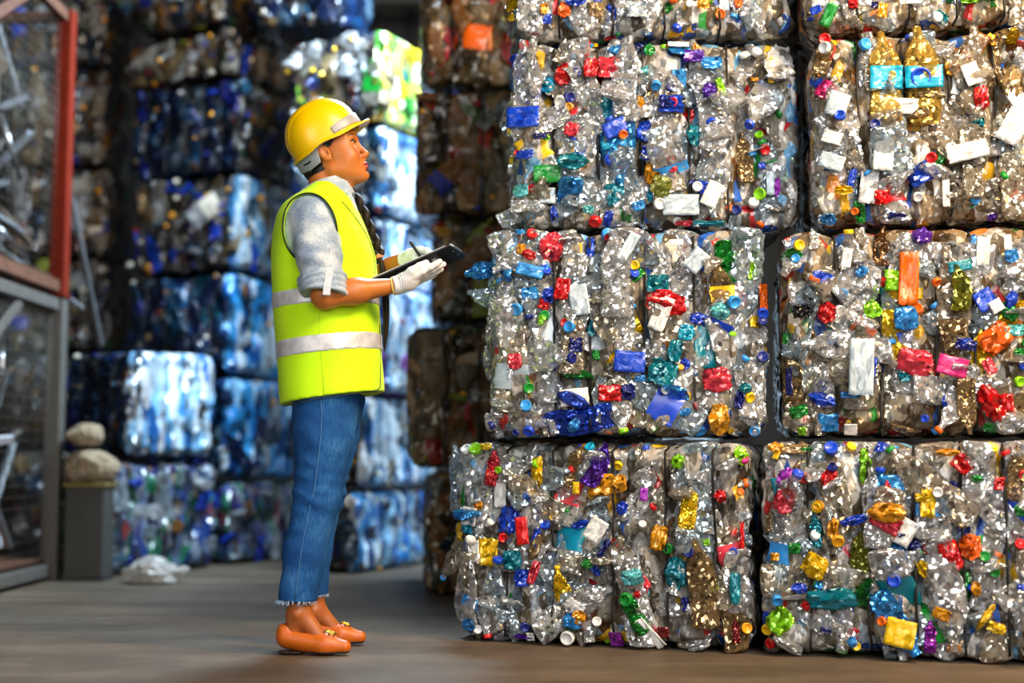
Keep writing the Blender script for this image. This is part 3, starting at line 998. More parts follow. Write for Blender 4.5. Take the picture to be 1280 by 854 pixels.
F22 = [
    (1134, 350, 24, 66, 3, 'p', 'orange'), (1125, 352, 40, 26, 0, 's', 'lime'), (1026, 354, 28, 26, 20, 's', 'blue'), (1033, 392, 22, 26, 15, 's', 'red'), (1188, 459, 36, 24, 15, 'p', 'pink'), (1142, 453, 44, 32, 15, 's', 'rose'), (1243, 424, 42, 32, -40, 'n', 'orange'), (1230, 376, 24, 26, -30, 'p', 'blue'),
    (1243, 384, 16, 16, -30, 'p', 'white'), (1262, 376, 14, 24, 20, 's', 'blue'), (1237, 504, 28, 50, -30, 's', 'red'), (1089, 387, 20, 22, 0, 's', 'lime'), (1095, 390, 11, 14, 0, 'c', 'lime'), (1096, 361, 13, 12, 0, 'c', 'lime'), (1000, 515, 24, 16, -15, 's', 'green'), (1145, 388, 15, 10, 0, 'c', 'orange'), (1000, 311, 12, 14, 0, 'c', 'yellow'),
    (997, 325, 11, 10, 0, 'c', 'sky'), (983, 320, 30, 18, -15, 's', 'green'), (1003, 391, 24, 18, 0, 's', 'black'), (1049, 389, 14, 11, 0, 'c', 'white'), (1039, 425, 15, 13, 0, 'c', 'sky'), (1105, 353, 16, 13, 0, 's', 'red'), (1076, 341, 16, 12, -40, 's', 'sky'), (1053, 368, 15, 9, 0, 'c', 'sky'), (1198, 334, 28, 14, -10, 'p', 'teal'), (1205, 430, 14, 12, 0, 's', 'blue'), (1206, 432, 24, 14, 10, 's', 'navy'),
    (1130, 400, 30, 30, 0, 's', 'sky'), (1106, 370, 10, 30, -10, 's', 'teal'), (1030, 475, 50, 80, 0, 'b', 'clear', dict(k=1)), (1075, 460, 30, 70, 3, 'p', 'ice'), (1088, 468, 9, 40, 10, 's', 'blue'), (1028, 500, 34, 18, 20, 's', 'blue'), (1063, 494, 24, 8, 0, 's', 'sky'), (985, 478, 10, 34, 0, 's', 'navy'), (984, 424, 8, 14, 0, 's', 'green'), (1205, 505, 44, 70, 180, 'b', 'tan', dict(k=1)),
    (1200, 365, 34, 60, 0, 'b', 'olive', dict(k=0)), (1228, 315, 16, 36, 5, 'p', 'white'), (1263, 320, 18, 18, 0, 's', 'sky'), (1258, 305, 9, 20, 0, 'p', 'white'), (1266, 414, 22, 14, 0, 's', 'aqua'), (1234, 459, 13, 20, -30, 's', 'rose'), (1238, 532, 20, 14, 0, 's', 'green'), (1271, 441, 12, 9, 0, 's', 'green'), (1162, 491, 16, 9, 20, 'p', 'white'), (1155, 522, 10, 9, 0, 'c', 'blue'), (1130, 535, 12, 10, 0, 's', 'blue'), (1003, 540, 10, 12, 0, 's', 'lime'),
    (1035, 530, 26, 24, 0, 's', 'sky'), (1048, 535, 14, 24, 20, 's', 'maroon'), (1063, 535, 16, 16, 0, 'p', 'white'), (1180, 505, 8, 22, 0, 's', 'blue'), (1075, 300, 26, 50, 5, 'b', 'clear', dict(k=2)), (1100, 310, 18, 50, 0, 'b', 'brown', dict(k=3)), (1057, 325, 12, 24, 10, 'p', 'white'), (1018, 297, 16, 30, 0, 'b', 'clear'), (1217, 297, 10, 14, 20, 's', 'sky'), (1153, 280, 24, 28, 20, 's', 'purple')]
F31 = [
    (660, 151, 42, 26, 2, 'p', 'blue'), (675, 173, 18, 8, -5, 's', 'navy'), (660, 196, 22, 11, 0, 's', 'blue'), (648, 192, 8, 6, 0, 'c', 'red'), (683, 174, 10, 8, 0, 's', 'lime'), (684, 219, 34, 22, 0, 'p', 'green'), (684, 245, 20, 20, 0, 'p', 'ice'), (655, 240, 22, 16, 0, 's', 'aqua'), (655, 42, 15, 12, 0, 'c', 'red'),
    (705, 95, 22, 28, 20, 's', 'red'), (738, 88, 18, 24, 0, 's', 'red'), (760, 88, 26, 26, 0, 's', 'rose'), (735, 65, 4, 30, 10, 's', 'red'), (714, 165, 18, 18, 20, 's', 'rose'), (683, 106, 20, 20, 0, 's', 'cyan'), (711, 124, 8, 15, 0, 'c', 'navy'), (700, 128, 15, 9, -20, 'c', 'white'), (711, 136, 11, 9, 0, 'c', 'gold'), (720, 94, 12, 8, 20, 'c', 'navy'),
    (751, 133, 22, 56, 3, 's', 'teal'), (768, 163, 30, 20, -25, 'p', 'blue'), (745, 150, 12, 20, 0, 's', 'cyan'), (762, 203, 12, 16, -30, 'c', 'blue'), (798, 129, 15, 18, 0, 's', 'gold'), (806, 164, 16, 26, 0, 's', 'blue'), (815, 193, 26, 18, 8, 's', 'blue'), (818, 203, 12, 7, 0, 'c', 'white'), (815, 218, 20, 28, 0, 's', 'gold'), (825, 235, 26, 26, 20, 's', 'olive'), (838, 132, 30, 22, 0, 's', 'blue'), (848, 100, 18, 26, 0, 's', 'sky'),
    (808, 92, 20, 18, 0, 's', 'aqua'), (812, 63, 14, 18, 0, 's', 'green'), (850, 55, 26, 24, 0, 's', 'sky'), (848, 38, 26, 10, 5, 'p', 'white'), (845, 30, 24, 5, 0, 's', 'red'), (868, 170, 20, 28, -20, 's', 'teal'), (889, 157, 9, 17, -20, 'c', 'blue'), (888, 83, 26, 16, 0, 's', 'sky'), (886, 116, 18, 22, 0, 's', 'purple'), (900, 112, 8, 24, -20, 's', 'lime'), (867, 72, 26, 16, 0, 's', 'purple'), (870, 60, 10, 12, 0, 's', 'gold'),
    (888, 246, 20, 32, 25, 'p', 'white'), (850, 258, 44, 26, 0, 'p', 'ice'), (870, 236, 13, 7, -20, 'c', 'white'), (864, 231, 8, 12, 0, 's', 'navy'), (823, 257, 9, 15, 0, 'c', 'white'), (798, 258, 16, 12, -20, 's', 'sky'), (812, 245, 8, 16, 0, 's', 'cyan'), (885, 285, 40, 8, 0, 's', 'teal'), (855, 283, 24, 8, 0, 's', 'rose'), (935, 195, 32, 66, 0, 'b', 'tan', dict(k=1)),
    (953, 239, 13, 16, 0, 'c', 'lime'), (952, 164, 11, 10, 0, 'c', 'lime'), (960, 182, 7, 13, 0, 'c', 'red'), (956, 202, 9, 9, 0, 's', 'blue'), (922, 262, 11, 13, 0, 'c', 'navy'), (945, 250, 11, 14, 0, 'c', 'white'), (947, 28, 13, 9, -20, 'c', 'white'), (932, 55, 12, 10, 0, 'c', 'white'), (945, 95, 10, 5, 0, 's', 'gold'), (943, 135, 8, 20, -10, 's', 'lime'), (975, 230, 9, 24, 5, 's', 'violet'), (966, 225, 10, 30, 0, 'p', 'ice'),
    (987, 73, 44, 46, 30, 's', 'white'), (735, 262, 14, 10, 0, 's', 'aqua'), (744, 288, 16, 8, 0, 'c', 'red'), (760, 275, 12, 22, 10, 's', 'blue'), (693, 270, 10, 26, -10, 's', 'blue'), (715, 205, 40, 20, 0, 's', 'teal'), (785, 240, 26, 26, 0, 'b', 'ice', dict(k=4, endon=True)), (770, 55, 14, 24, 30, 's', 'sky'), (798, 44, 12, 10, 30, 's', 'navy'), (733, 45, 18, 14, 0, 's', 'sky'), (703, 68, 18, 34, 20, 'b', 'smoke', dict(k=0)),
    (660, 90, 44, 110, 0, 'b', 'clear', dict(k=1)), (780, 90, 48, 100, 4, 'b', 'clear', dict(k=5)), (742, 40, 10, 8, 0, 's', 'yellow'), (840, 212, 12, 10, 0, 's', 'rose'), (830, 130, 14, 14, 0, 's', 'navy'), (660, 258, 36, 46, 90, 'b', 'clear')]
F32 = [
    (1107, 92, 44, 120, 2, 'b', 'honey', dict(k=1)), (1153, 92, 44, 124, 0, 'b', 'honey', dict(k=1)), (1107, 99, 40, 30, 2, 'p', 'cyan'), (1153, 99, 46, 28, 0, 'p', 'cyan'), (1149, 99, 24, 26, 0, 'c', 'blue'), (1105, 106, 26, 10, 0, 's', 'white'), (1216, 62, 26, 42, 28, 'p', 'brown'), (1207, 192, 50, 22, -12, 'p', 'white'), (1102, 195, 24, 44, 5, 'p', 'white'),
    (1085, 235, 22, 42, 8, 'p', 'white'), (1122, 135, 46, 20, 5, 'p', 'white'), (1212, 96, 20, 28, -20, 'p', 'white'), (1264, 162, 30, 44, 30, 'p', 'white'), (1272, 130, 20, 40, -30, 'p', 'white'), (1031, 49, 12, 15, 0, 'c', 'red'), (1030, 85, 13, 13, 0, 'c', 'blue'), (1075, 265, 14, 30, -10, 's', 'green'), (1080, 60, 10, 16, 10, 'c', 'sky'), (1008, 100, 9, 18, 0, 'c', 'blue'), (1092, 160, 12, 14, 0, 'c', 'navy'), (1048, 150, 12, 14, 0, 'c', 'blue'),
    (1045, 135, 26, 30, 20, 'p', 'ice'), (1040, 205, 30, 20, 20, 'p', 'ice'), (1033, 65, 10, 16, 0, 'c', 'white'), (1224, 125, 18, 30, 0, 's', 'red'), (1221, 155, 16, 14, 0, 's', 'teal'), (1190, 86, 18, 20, 0, 's', 'gold'), (1265, 47, 34, 34, 0, 'b', 'yellow', dict(k=4, endon=True)), (1152, 218, 36, 24, -30, 's', 'blue'), (1181, 243, 9, 34, 0, 'p', 'white'), (1102, 248, 18, 18, 0, 's', 'red'), (1053, 240, 24, 12, 0, 's', 'yellow'),
    (1064, 225, 9, 30, 15, 's', 'blue'), (1065, 190, 8, 18, 10, 'p', 'white'), (1121, 185, 16, 16, 0, 's', 'aqua'), (1040, 175, 24, 16, 20, 'p', 'white'), (1120, 172, 16, 6, 0, 's', 'gold'), (1215, 220, 30, 70, 0, 'b', 'smoke', dict(k=2)), (1036, 278, 20, 16, 0, 's', 'sky'), (1133, 258, 12, 12, 0, 'c', 'blue'), (1240, 35, 10, 12, 0, 's', 'yellow'), (1242, 46, 8, 14, 0, 's', 'gold'), (1268, 28, 10, 14, -20, 'p', 'white'), (1030, 60, 36, 60, 5, 'b', 'tan', dict(k=2)),
    (1265, 240, 50, 100, 0, 'b', 'smoke', dict(k=1)), (1240, 272, 12, 12, 0, 's', 'purple'), (1120, 270, 22, 12, 10, 's', 'navy'), (1215, 145, 14, 10, 0, 's', 'blue'), (1262, 105, 24, 40, 0, 's', 'tan')]
F41 = [(638, 22, 12, 10, 0, 's', 'yellow'), (719, 5, 26, 12, 0, 's', 'blue'), (705, 15, 16, 20, 0, 's', 'orange'), (766, 14, 14, 22, 0, 's', 'blue'), (745, 15, 20, 20, 0, 's', 'tan'), (878, 8, 14, 12, 0, 's', 'gold'), (901, 17, 13, 11, 0, 'c', 'orange'), (905, 6, 14, 14, 0, 'p', 'ice'),
       (887, 3, 8, 6, 0, 's', 'lime'), (922, 5, 10, 14, 0, 's', 'orange'), (682, 25, 14, 12, 0, 's', 'blue'), (680, 15, 10, 14, 0, 's', 'gold'), (795, 15, 26, 20, 0, 's', 'ice')]
F42 = [(1066, 5, 12, 12, 0, 's', 'red'), (1022, 14, 14, 10, -20, 'p', 'blue'), (1024, 4, 16, 12, 0, 'p', 'white'), (1102, 14, 12, 18, 10, 's', 'gold'), (1093, 8, 10, 8, 0, 's', 'navy'), (1210, 2, 22, 8, 0, 's', 'lime'), (1140, 4, 20, 8, 0, 'p', 'white'), (1012, 24, 9, 6, 0, 's', 'blue')]

Z = [0.0, 0.622, 0.634, 1.282, 1.294, 1.905, 1.917, 2.5]
fl, fr = on_floor(580, 801), on_floor(936, 819)
gl, gr = on_floor(952, 819), on_floor(1372, 838)
B11 = front('bale of crushed bottles on the floor nearest the woman, purple bottle at its top', 572, fl[1], 938, fr[1], 680, Z[0], Z[1], [634, 692, 767, 833, 893], 11, False, F11, nb=70, slack=(0.03, 0.0))
B12 = front('bale of mixed bottles on the floor with a red bottle and yellow label', 950, gl[1], 1372, gr[1], 690, Z[0], Z[1], [1012, 1086, 1145, 1203, 1258, 1310], 12, False, F12, nb=70, lf=False)
B21 = front('silvery bale in the middle row with a teal label, nearest the clipboard', 612, 4.06, 962, 4.0, 410, Z[2], Z[3], [693, 737, 806, 868], 21, False, F21, nb=70, bulge=0.04, slack=(0.03, 0.0))
B22 = front('middle row bale with an orange label, pink scrap and orange net', 976, 3.95, 1375, 3.8, 415, Z[2], 1.262, [1045, 1100, 1170, 1218, 1290], 22, True, F22, nb=70, bulge=0.04)
B31 = front('upper bale of clear bottles with a large blue label and a green one', 642, 4.12, 1003, 4.1, 160, Z[4], Z[5], [692, 748, 803, 862, 910], 31, False, F31, nb=70, bulge=0.045, slack=(0.03, 0.0), recess=(0.235, 0.07))
B32 = front('amber-lit bale showing two big bottles with bright cyan labels', 1013, 3.98, 1385, 3.86, 155, 1.274, 1.878, [1073, 1130, 1188, 1246, 1310], 32, True, F32, nb=60, bulge=0.045)
B41 = front('bale cut off by the top of the picture, above the one with the blue label', 640, 4.14, 1000, 4.12, 10, Z[6], Z[7], [700, 765, 830, 900], 41, False, F41, nb=34, slack=(0.03, 0.0), nc=14, ns=12)
B42 = front('amber-lit bale cut off by the top of the picture, above the cyan-labelled bottles', 1006, 4.0, 1385, 3.9, 10, 1.89, 2.48, [1072, 1135, 1195, 1255], 42, True, F42, nb=34, nc=14, ns=12)
# bottles that stick out of the wall-side edge
B11.slack, B21.slack, B31.slack = (0.13, 0), (0.13, 0), (0.06, 0)
for s_, f_ in ((B11, (562, 602, 0, 84, -6, 'b', 'ice', dict(k=1, out=0.0))), (B11, (562, 692, 0, 84, 215, 'b', 'smoke', dict(k=5, out=0.0, cap='sky'))), (B11, (580, 765, 0, 60, 20, 'b', 'clear', dict(k=2, out=0.0))),
               (B21, (610, 332, 0, 62, -100, 'b', 'sky', dict(k=2, out=0.0, cap='sky'))), (B21, (612, 372, 0, 60, -60, 'b', 'ice', dict(k=0, out=0.0))), (B21, (616, 420, 0, 70, 10, 'b', 'clear', dict(k=5, out=0.0))),
               (B21, (622, 500, 0, 76, 4, 'b', 'clear', dict(k=1, out=0.0))), (B31, (643, 262, 0, 56, 60, 'b', 'clear', dict(k=0, out=0.0)))):
    s_.feature(*f_[:7], **f_[7])
B12.cap('front', -B12.W / 2 + 0.02, 0.03, 'red', out=0.03, size=1)
# ------------------------------------------------------------------ the woman
YW = 4.0                                # her distance
MPX = YW / FPX                          # metres per photo pixel there (about)


def pw(u, v, dy=0.0):
    """point of her mid plane seen at (u, v), moved by dy away from the camera along y only"""
    return at(u, v, YW + dy)


def rpx(r):
    return r * MPX


# --- implicit solids: f(P) < 0 inside
def s_cone(a, b, r1, r2):
    a, b = np.array(a, float), np.array(b, float)
    ab = b - a
    l2 = ab @ ab

    def f(P):
        t = np.clip(((P - a) @ ab) / l2, 0, 1)
        return np.linalg.norm(P - a - t[..., None] * ab, axis=-1) - (r1 + (r2 - r1) * t)
    lo = np.minimum(a - r1, b - r2)
    hi = np.maximum(a + r1, b + r2)
    return f, lo, hi


def s_ell(c, r, R=None):
    c, r = np.array(c, float), np.array(r, float)
    R = np.eye(3) if R is None else np.array(R)

    def f(P):
        q = (P - c) @ R
        k0 = np.linalg.norm(q / r, axis=-1)
        k1 = np.linalg.norm(q / (r * r), axis=-1) + 1e-9
        return k0 * (k0 - 1) / k1
    m = r.max() * 1.01 if not np.allclose(R, np.eye(3)) else r
    return f, c - m, c + m


def s_box(c, h, R, rad):
    c, h = np.array(c, float), np.array(h, float)

    def f(P):
        q = np.abs((P - c) @ R) - (h - rad)
        return np.linalg.norm(np.maximum(q, 0), axis=-1) + np.minimum(q.max(-1), 0) - rad
    m = np.linalg.norm(h)
    return f, c - m, c + m


def s_loft(rows, ex=2.3, zpad=0.0):
    """rows (z, x centre, half depth, y centre, half width) bottom to top"""
    A = np.array(sorted(rows), float)

    def f(P):
        z = P[..., 2]
        cx, a, cy, b = (np.interp(z, A[:, 0], A[:, i]) for i in (1, 2, 3, 4))
        u, v = np.abs(P[..., 0] - cx) / a, np.abs(P[..., 1] - cy) / b
        g = (u ** ex + v ** ex) ** (1 / ex)
        d = (g - 1) * np.minimum(a, b)
        return np.maximum(d, np.maximum(A[0, 0] - z, z - A[-1, 0]))
    lo = np.array([(A[:, 1] - A[:, 2]).min(), (A[:, 3] - A[:, 4]).min(), A[0, 0]])
    hi = np.array([(A[:, 1] + A[:, 2]).max(), (A[:, 3] + A[:, 4]).max(), A[-1, 0]])
    return f, lo, hi


def smin(a, b, k):
    if k <= 0:
        return np.minimum(a, b)
    h = np.clip(0.5 + 0.5 * (b - a) / k, 0, 1)
    return b + (a - b) * h - k * h * (1 - h)


def union(prims):
    """prims: list of (solid, k) or (solid, k, 'cut')"""
    def f(P):
        d = np.full(P.shape[:-1], 1e3)
        for p in prims:
            g = p[0][0](P)
            d = -smin(-d, g, p[1]) if len(p) > 2 else smin(d, g, p[1])
        return d
    pos = [p[0] for p in prims if len(p) == 2]
    return f, np.min([p[1] for p in pos], 0), np.max([p[2] for p in pos], 0)


def axis_steps(lo, hi, bands):
    """grid lines from lo to hi; bands = [(from, to, step)], the first that matches wins"""
    out, x = [lo], lo
    while x < hi:
        st = bands[-1][2]
        for a, b, s in bands:
            if a <= x < b:
                st = s
                break
        x += st
        out.append(x)
    return np.array(out)


def polygonise(xs, ys, zs, F):
    """surface nets on a rectilinear grid"""
    nx, ny, nz = F.shape
    ins = F < 0
    cnt = np.zeros((nx - 1, ny - 1, nz - 1), np.int8)
    for i in (0, 1):
        for j in (0, 1):
            for k in (0, 1):
                cnt += ins[i:nx - 1 + i, j:ny - 1 + j, k:nz - 1 + k]
    cell = (cnt > 0) & (cnt < 8)
    ci, cj, ck = np.nonzero(cell)
    n = len(ci)
    vid = np.full(cell.shape, -1, np.int64)
    vid[ci, cj, ck] = np.arange(n)
    acc, num = np.zeros((n, 3)), np.zeros(n)
    G = (xs, ys, zs)
    off = [(0, 0), (0, 1), (1, 0), (1, 1)]
    for ax in range(3):
        o1, o2 = [a for a in range(3) if a != ax]
        for p, q in off:
            a = [ci.copy(), cj.copy(), ck.copy()]
            a[o1] += p
            a[o2] += q
            b = [t.copy() for t in a]
            b[ax] += 1
            fa, fb = F[a[0], a[1], a[2]], F[b[0], b[1], b[2]]
            m = (fa < 0) != (fb < 0)
            t = np.where(m, fa / np.where(m, fa - fb, 1), 0)
            pt = np.stack([G[d][a[d]] for d in range(3)], 1)
            pt[:, ax] += t * (G[ax][b[ax]] - G[ax][a[ax]])
            acc[m] += pt[m]
            num[m] += 1
    V = acc / num[:, None]
    quads = []
    for ax in range(3):
        o1, o2 = [(1, 2), (2, 0), (0, 1)][ax]
        sl_a, sl_b = [slice(1, -1)] * 3, [slice(1, -1)] * 3
        sl_a[ax], sl_b[ax] = slice(0, -1), slice(1, None)
        a, b = ins[tuple(sl_a)], ins[tuple(sl_b)]
        for flip, m in ((False, a & ~b), (True, ~a & b)):
            e = list(np.nonzero(m))
            for d in (o1, o2):
                e[d] = e[d] + 1
            q = []
            for p1, p2 in ((-1, -1), (0, -1), (0, 0), (-1, 0)):
                c = [x.copy() for x in e]
                c[o1] += p1
                c[o2] += p2
                q.append(vid[c[0], c[1], c[2]])
            q = np.stack(q, 1)
            quads.append(q[:, ::-1] if flip else q)
    Q = np.vstack(quads)
    return V, Q[(Q >= 0).all(1)]


def solid(sd, step, bands=None, pad=0.02, relax=1):
    f, lo, hi = sd
    lo, hi = lo - pad, hi + pad
    B = bands or (None, None, None)
    ax = [axis_steps(lo[d], hi[d], (B[d] or []) + [(-1e9, 1e9, step)]) for d in range(3)]
    F = np.empty((len(ax[0]), len(ax[1]), len(ax[2])), np.float32)
    ch = max(1, int(1.5e6 / (F.shape[1] * F.shape[2])))
    for i in range(0, len(ax[0]), ch):
        g = np.stack(np.meshgrid(ax[0][i:i + ch], ax[1], ax[2], indexing='ij'), -1)
        F[i:i + ch] = f(g)
    F[0] = F[-1] = 1
    F[:, 0] = F[:, -1] = 1
    F[:, :, 0] = F[:, :, -1] = 1
    V, Q = polygonise(*ax, F)
    for _ in range(relax):     # settle on the true surface
        e = 1e-4
        d = f(V)
        g = np.stack([f(V + np.eye(3)[k] * e) - f(V - np.eye(3)[k] * e) for k in range(3)], 1) / (2 * e)
        gn = np.clip((g * g).sum(1), 0.3, None)
        mv = np.clip(d / gn, -step * 0.5, step * 0.5)
        V = V - g * mv[:, None]
    return V, Q


def sdf_obj(name, sd, step, mat, parent, bands=None, relax=1):
    V, Q = solid(sd, step, bands, relax=relax)
    return link(name, mesh(name, V - WO, Q, mat), parent)


def bumped(sd, fn):
    f, lo, hi = sd
    return (lambda P: f(P) + fn(P)), lo - 0.01, hi + 0.01


def offset(sd, d):
    f, lo, hi = sd
    return (lambda P: f(P) - d), lo - d, hi + d


def clip(sd, *halves):
    """keep the part where every half(P) < 0"""
    f, lo, hi = sd

    def g(P):
        d = f(P)
        for h in halves:
            d = np.maximum(d, h(P))
        return d
    return g, lo, hi


def plane(pt, n):
    pt, n = np.array(pt, float), np.array(n, float)
    n = n / np.linalg.norm(n)
    return lambda P: (P - pt) @ n


def trace(sd, u, v, y0=3.5, y1=4.4, out=0.0):
    """where the sight line (u, v) first meets the solid"""
    ys = np.linspace(y0, y1, 900)
    d = ray(u, v)
    P = CAMP + d[None, :] * (ys / d[1])[:, None]
    h = np.nonzero(sd[0](P) < 0)[0]
    p = P[h[0]] if len(h) else at(u, v, YW)
    return p - d / np.linalg.norm(d) * out


# ---------------- head frame
HP = math.radians(20)
EAR = pw(411, 198)
HX, HY, HZ = np.array([math.cos(HP), 0, math.sin(HP)]), np.array([0, 1.0, 0]), np.array([-math.sin(HP), 0, math.cos(HP)])
HR = np.column_stack([HX, HY, HZ])


def hp(x, y, z):
    return EAR + HX * x + HY * y + HZ * z


def hell(c, r, tilt=0.0):
    ct, st = math.cos(tilt), math.sin(tilt)
    return s_ell(hp(*c), r, HR @ np.array([[ct, 0, -st], [0, 1, 0], [st, 0, ct]]))


def hcone(a, b, r1, r2):
    return s_cone(hp(*a), hp(*b), r1, r2)


NECKB = pw(409, 247)
parts = []
A = parts.append
A((hell((-0.002, 0, 0.055), (0.094, 0.072, 0.088)), 0.0))            # skull
A((hell((0.044, 0, -0.002), (0.052, 0.061, 0.078)), 0.03))               # mid face
for sgn in (-1, 1):
    A((hell((0.034, sgn * 0.024, -0.046), (0.042, 0.034, 0.036)), 0.03))     # flank of the jaw
A((hell((0.060, 0, 0.040), (0.040, 0.056, 0.040)), 0.02))             # forehead
for sgn in (-1, 1):
    A((hcone((0.002, sgn * 0.046, -0.052), (0.072, sgn * 0.014, -0.082), 0.016, 0.016), 0.028))   # jaw
    A((hell((0.062, sgn * 0.036, -0.022), (0.026, 0.022, 0.030)), 0.025))                              # cheek
A((hell((0.050, 0, -0.066), (0.036, 0.038, 0.032)), 0.022))            # lower face
A((hell((0.0830, 0, -0.089), (0.0165, 0.018, 0.0145)), 0.012))          # chin
A((hell((0.0845, 0, -0.056), (0.016, 0.025, 0.020)), 0.012))           # mouth mound
A((hcone((0.089, -0.034, 0.030), (0.097, -0.010, 0.030), 0.008, 0.007), 0.012))
A((hcone((0.089, 0.034, 0.030), (0.097, 0.010, 0.030), 0.008, 0.007), 0.012))   # brow ridge
for sgn in (-1, 1):
    A((hell((0.101, sgn * 0.032, 0.013), (0.015, 0.018, 0.011)), 0.010, 'cut'))      # eye socket
    A((hell((0.0810, sgn * 0.032, 0.0135), (0.0125, 0.0140, 0.0120)), 0.004))        # eye and lids
A((hcone((0.0935, 0, 0.018), (0.111, 0, -0.022), 0.0080, 0.0075), 0.010))           # nose ridge
A((hell((0.1125, 0, -0.026), (0.0090, 0.0090, 0.0085)), 0.006))                       # nose tip
A((hcone((0.109, 0, -0.029), (0.097, 0, -0.042), 0.0062, 0.0075), 0.006))             # septum
for sgn in (-1, 1):
    A((hell((0.1010, sgn * 0.0110, -0.031), (0.0100, 0.0062, 0.0074)), 0.007))       # nostril wings
    A((hell((0.106, sgn * 0.0060, -0.0390), (0.0032, 0.0022, 0.0024)), 0.003, 'cut'))
A((hell((0.0985, 0, -0.0555), (0.0088, 0.0200, 0.0056), -0.25), 0.003))              # upper lip
A((hell((0.0975, 0, -0.0668), (0.0090, 0.0170, 0.0062), 0.2), 0.003))                # lower lip
A((hell((0.1065, 0, -0.0612), (0.0075, 0.024, 0.0012)), 0.002, 'cut'))               # mouth line
A((hell((0.098, 0, -0.0775), (0.006, 0.014, 0.004)), 0.006, 'cut'))
for sgn in (-1, 1):                                                                    # ears
    A((hell((-0.004, sgn * 0.073, 0.002), (0.0175, 0.0075, 0.0310), 0.28), 0.006))
    A((hell((0.0005, sgn * 0.081, 0.004), (0.0095, 0.0052, 0.0190), 0.28), 0.004, 'cut'))
    A((hell((0.010, sgn * 0.076, -0.002), (0.0045, 0.0045, 0.0065)), 0.003))
A((s_cone(hp(-0.022, 0, -0.03), NECKB, 0.053, 0.056), 0.02))          # neck
A((s_cone(hp(0.02, 0, -0.075), pw(424, 250), 0.026, 0.040), 0.025))   # throat
HEADN = len(parts)

# ---------------- torso, legs, arms of the body under the clothes
SHN, SHF = pw(391, 272, -0.150), pw(393, 272, 0.150)
ELN = pw(406, 370, -0.205)
WRN = pw(494, 357, -0.135)
ELF, WRF = pw(425, 372, 0.20), pw(488, 332, 0.125)
A((s_loft([(pw(0, v)[2], (pw(l, v)[0] + pw(r, v)[0]) / 2, (pw(r, v)[0] - pw(l, v)[0]) / 2 - 0.02, YW, b - 0.02) for v, l, r, b in (
    (252, 376, 436, 0.10), (268, 362, 446, 0.165), (300, 352, 458, 0.175), (350, 352, 462, 0.160), (410, 358, 464, 0.150), (470, 366, 452, 0.13), (520, 378, 444, 0.11))]), 0.03))
for sh, el, wr, far in ((SHN, ELN, WRN, 0), (SHF, ELF, WRF, 1)):
    A((s_cone(sh + (el - sh) * 0.1, el, 0.040, 0.037), 0.03))
    A((s_cone(el, el + (wr - el) * 0.45, 0.0375, 0.037), 0.02))
    A((s_cone(el + (wr - el) * 0.4, wr, 0.037, 0.0215), 0.02))
HIPN, KNN, ANN = pw(408, 500, -0.068), pw(396, 622, -0.085), pw(372, 768, -0.085)
HIPF, KNF, ANF = pw(412, 500, 0.068), pw(402, 620, 0.085), pw(392, 765, 0.10)
for h, k, a in ((HIPN, KNN, ANN), (HIPF, KNF, ANF)):
    A((s_cone(h, k, 0.076, 0.046), 0.03))
    A((s_cone(k, k + (a - k) * 0.3 - HX * 0.006, 0.042, 0.040), 0.02))
    A((s_cone(k + (a - k) * 0.25, a, 0.038, 0.030), 0.02))
ZF = 0.0


def foot(an, toe_u, toe_v, dy, yaw):
    """heel, ball and toe points on the floor"""
    heel = np.array([an[0] - 0.030, an[1], 0.045])
    L_ = 0.166
    d = np.array([math.cos(yaw), math.sin(yaw), 0])
    ball = heel + d * L_ * 0.68 + np.array([0, 0, -0.018])
    toe = heel + d * L_ + np.array([0, 0, -0.022])
    return heel, ball, toe, d


FN = foot(ANN, 0, 0, 0, -0.10)
FF = foot(ANF, 0, 0, 0, 0.06)
for (heel, ball, toe, d), a in ((FN, ANN), (FF, ANF)):
    A((s_cone(a, heel + d * 0.014, 0.030, 0.022), 0.02))
    A((s_cone(a + d * 0.012, ball, 0.030, 0.021), 0.015))
    A((s_cone(heel + d * 0.008, ball, 0.021, 0.023), 0.015))
    A((s_cone(ball, toe, 0.023, 0.013), 0.012))
    A((s_ell(a + np.array([0.002, -0.03, 0.004]), (0.012, 0.010, 0.013)), 0.01))


